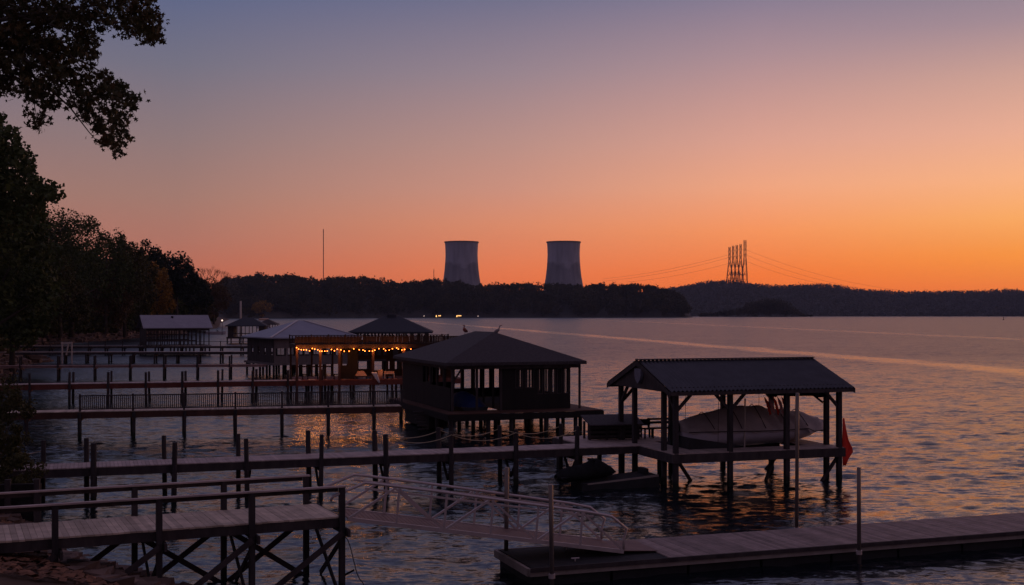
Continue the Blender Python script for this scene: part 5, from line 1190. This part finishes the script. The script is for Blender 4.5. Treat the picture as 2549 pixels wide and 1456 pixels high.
smallhouse(560,660,300.,6,4.45,6.45,8.5,'small dark hip roofed boathouse under the bare pole','' or M['shingle_dk'])
smallhouse(638,688,338.,4,4.5,5.9,7.,'smallest dark boathouse, right behind the one under the bare pole',M['shingle'])
m=MB(); x=W(599,345.); m.tube([(x,345,-1.5),(x,345,Zat(749,345.))],[.34,.26],10); tag(m.build('bare_pole',M['palepost'],None,True),'tall bare pale pole rising behind the small dark boathouses','pole')
def pontoon():
    D=620.; x=W(656,D); fr=Fr(x,D,0); t=thing('pontoon_boat','pontoon boat with a tan canopy beyond the small dark boathouses','boat',(x,D,0))
    part(t,'canopy',M['tanstrip'],lambda m:m.slab([fr.pt(-2.3,-1.2,4.75),fr.pt(2.3,-1.2,4.75),fr.pt(2.3,1.2,5.0),fr.pt(-2.3,1.2,5.0)],.9))
    for b in (-1,1): part(t,'pontoon',M['hull'],lambda m:m.tube([fr.pt(-3.6,b,.25),fr.pt(3,b,.25),fr.pt(3.7,b,.5)],[.4,.4,.1],10))
    part(t,'deck',M['hull'],lambda m:m.box(fr,-3.5,3.4,-1.3,1.3,.65,.8)); part(t,'side_panel',M['hull_dk'],lambda m:m.box(fr,-3.3,3.2,-1.3,-1.25,.8,1.6))
    for a in (-2.2,2.2):
        for b in (-1.1,1.1): part(t,'canopy_pole',M['alu'],lambda m:m.tube([fr.pt(a,b,.8),fr.pt(a,b,4.2)],.05,6))
pontoon()
# ------------------------------------------------------------ birds
def bird(x,y,z,s,ang,mat,label,pose):
    t=thing('heron',label,'bird',(x,y,z)); fr=Fr(x,y,ang)
    def q(a,b,h): return fr.pt(a*s,b*s,z+h*s)
    if pose=='up': body=[(-.34,0,.30,.01),(-.28,0,.34,.05),(-.15,0,.42,.13),(0,0,.52,.17),(.08,0,.62,.15),(.11,0,.72,.07),(.08,0,.80,.045),(.06,0,.88,.05),(.10,0,.94,.055),(.16,0,.945,.035),(.3,0,.92,.008)]
    else: body=[(-.46,0,.26,.01),(-.38,0,.30,.05),(-.22,0,.38,.12),(-.04,0,.46,.16),(.10,0,.57,.12),(.17,0,.68,.06),(.20,0,.78,.045),(.24,0,.88,.045),(.30,0,.95,.055),(.36,0,.96,.035),(.5,0,.94,.008)]
    m=MB(); m.tube([q(a,b,h) for a,b,h,r in body],[r*s for *_,r in body],12); m.build('body',mat,t,True)
    for b in (-.05,.05): part(t,'leg',M['black'],lambda m:m.tube([q(0,b,.42),q(-.05 if pose=='up' else .02,b*1.4,.2),q(.0,b*1.6,0)],[.02*s,.012*s,.014*s],6).tube([q(-.04,b*1.6,.008),q(.1,b*1.9,.008)],.01*s,5))
    for b in (-1,1): part(t,'wing',mat,lambda m:m.tube([q(-.36,b*.04,.32),q(-.2,b*.12,.42),q(0,b*.15,.53),q(.07,b*.1,.62)],[.01*s,.06*s,.07*s,.02*s],8))
_a=U.a_at(1157,-.02); _p=U.pt(_a,-.02,0); bird(_p[0],_p[1],ZT+.725,.98,U.deg+215,M['birdred'],'reddish brown heron standing on the terrace railing','up')
_q=Hf.pt(6.3,6.0,0); 
bird(W(1238,82.),82.,Zat(836.5,82.),.76,Hf.deg+5,M['birdgrey'],'grey heron standing on the slope of the big dark hip roof','lean')

# ------------------------------------------------------------ air
def haze():
    m=bpy.data.materials.new('haze'); m.use_nodes=True; nt=m.node_tree; nt.nodes.clear(); o=N(nt,'ShaderNodeOutputMaterial'); v=N(nt,'ShaderNodeVolumePrincipled')
    v.inputs['Color'].default_value=(.62,.68,.9,1); v.inputs['Density'].default_value=HAZE; v.inputs['Anisotropy'].default_value=.0; nt.links.new(v.outputs[0],o.inputs['Volume'])
    fr=Fr(0,0,0); b=MB(); b.box(fr,-3450,3450,-450,3950,-9,260); ob=b.build('haze',m); kind(ob,'stuff','thin evening haze over the lake','haze')
HAZE=4.2e-5
haze()
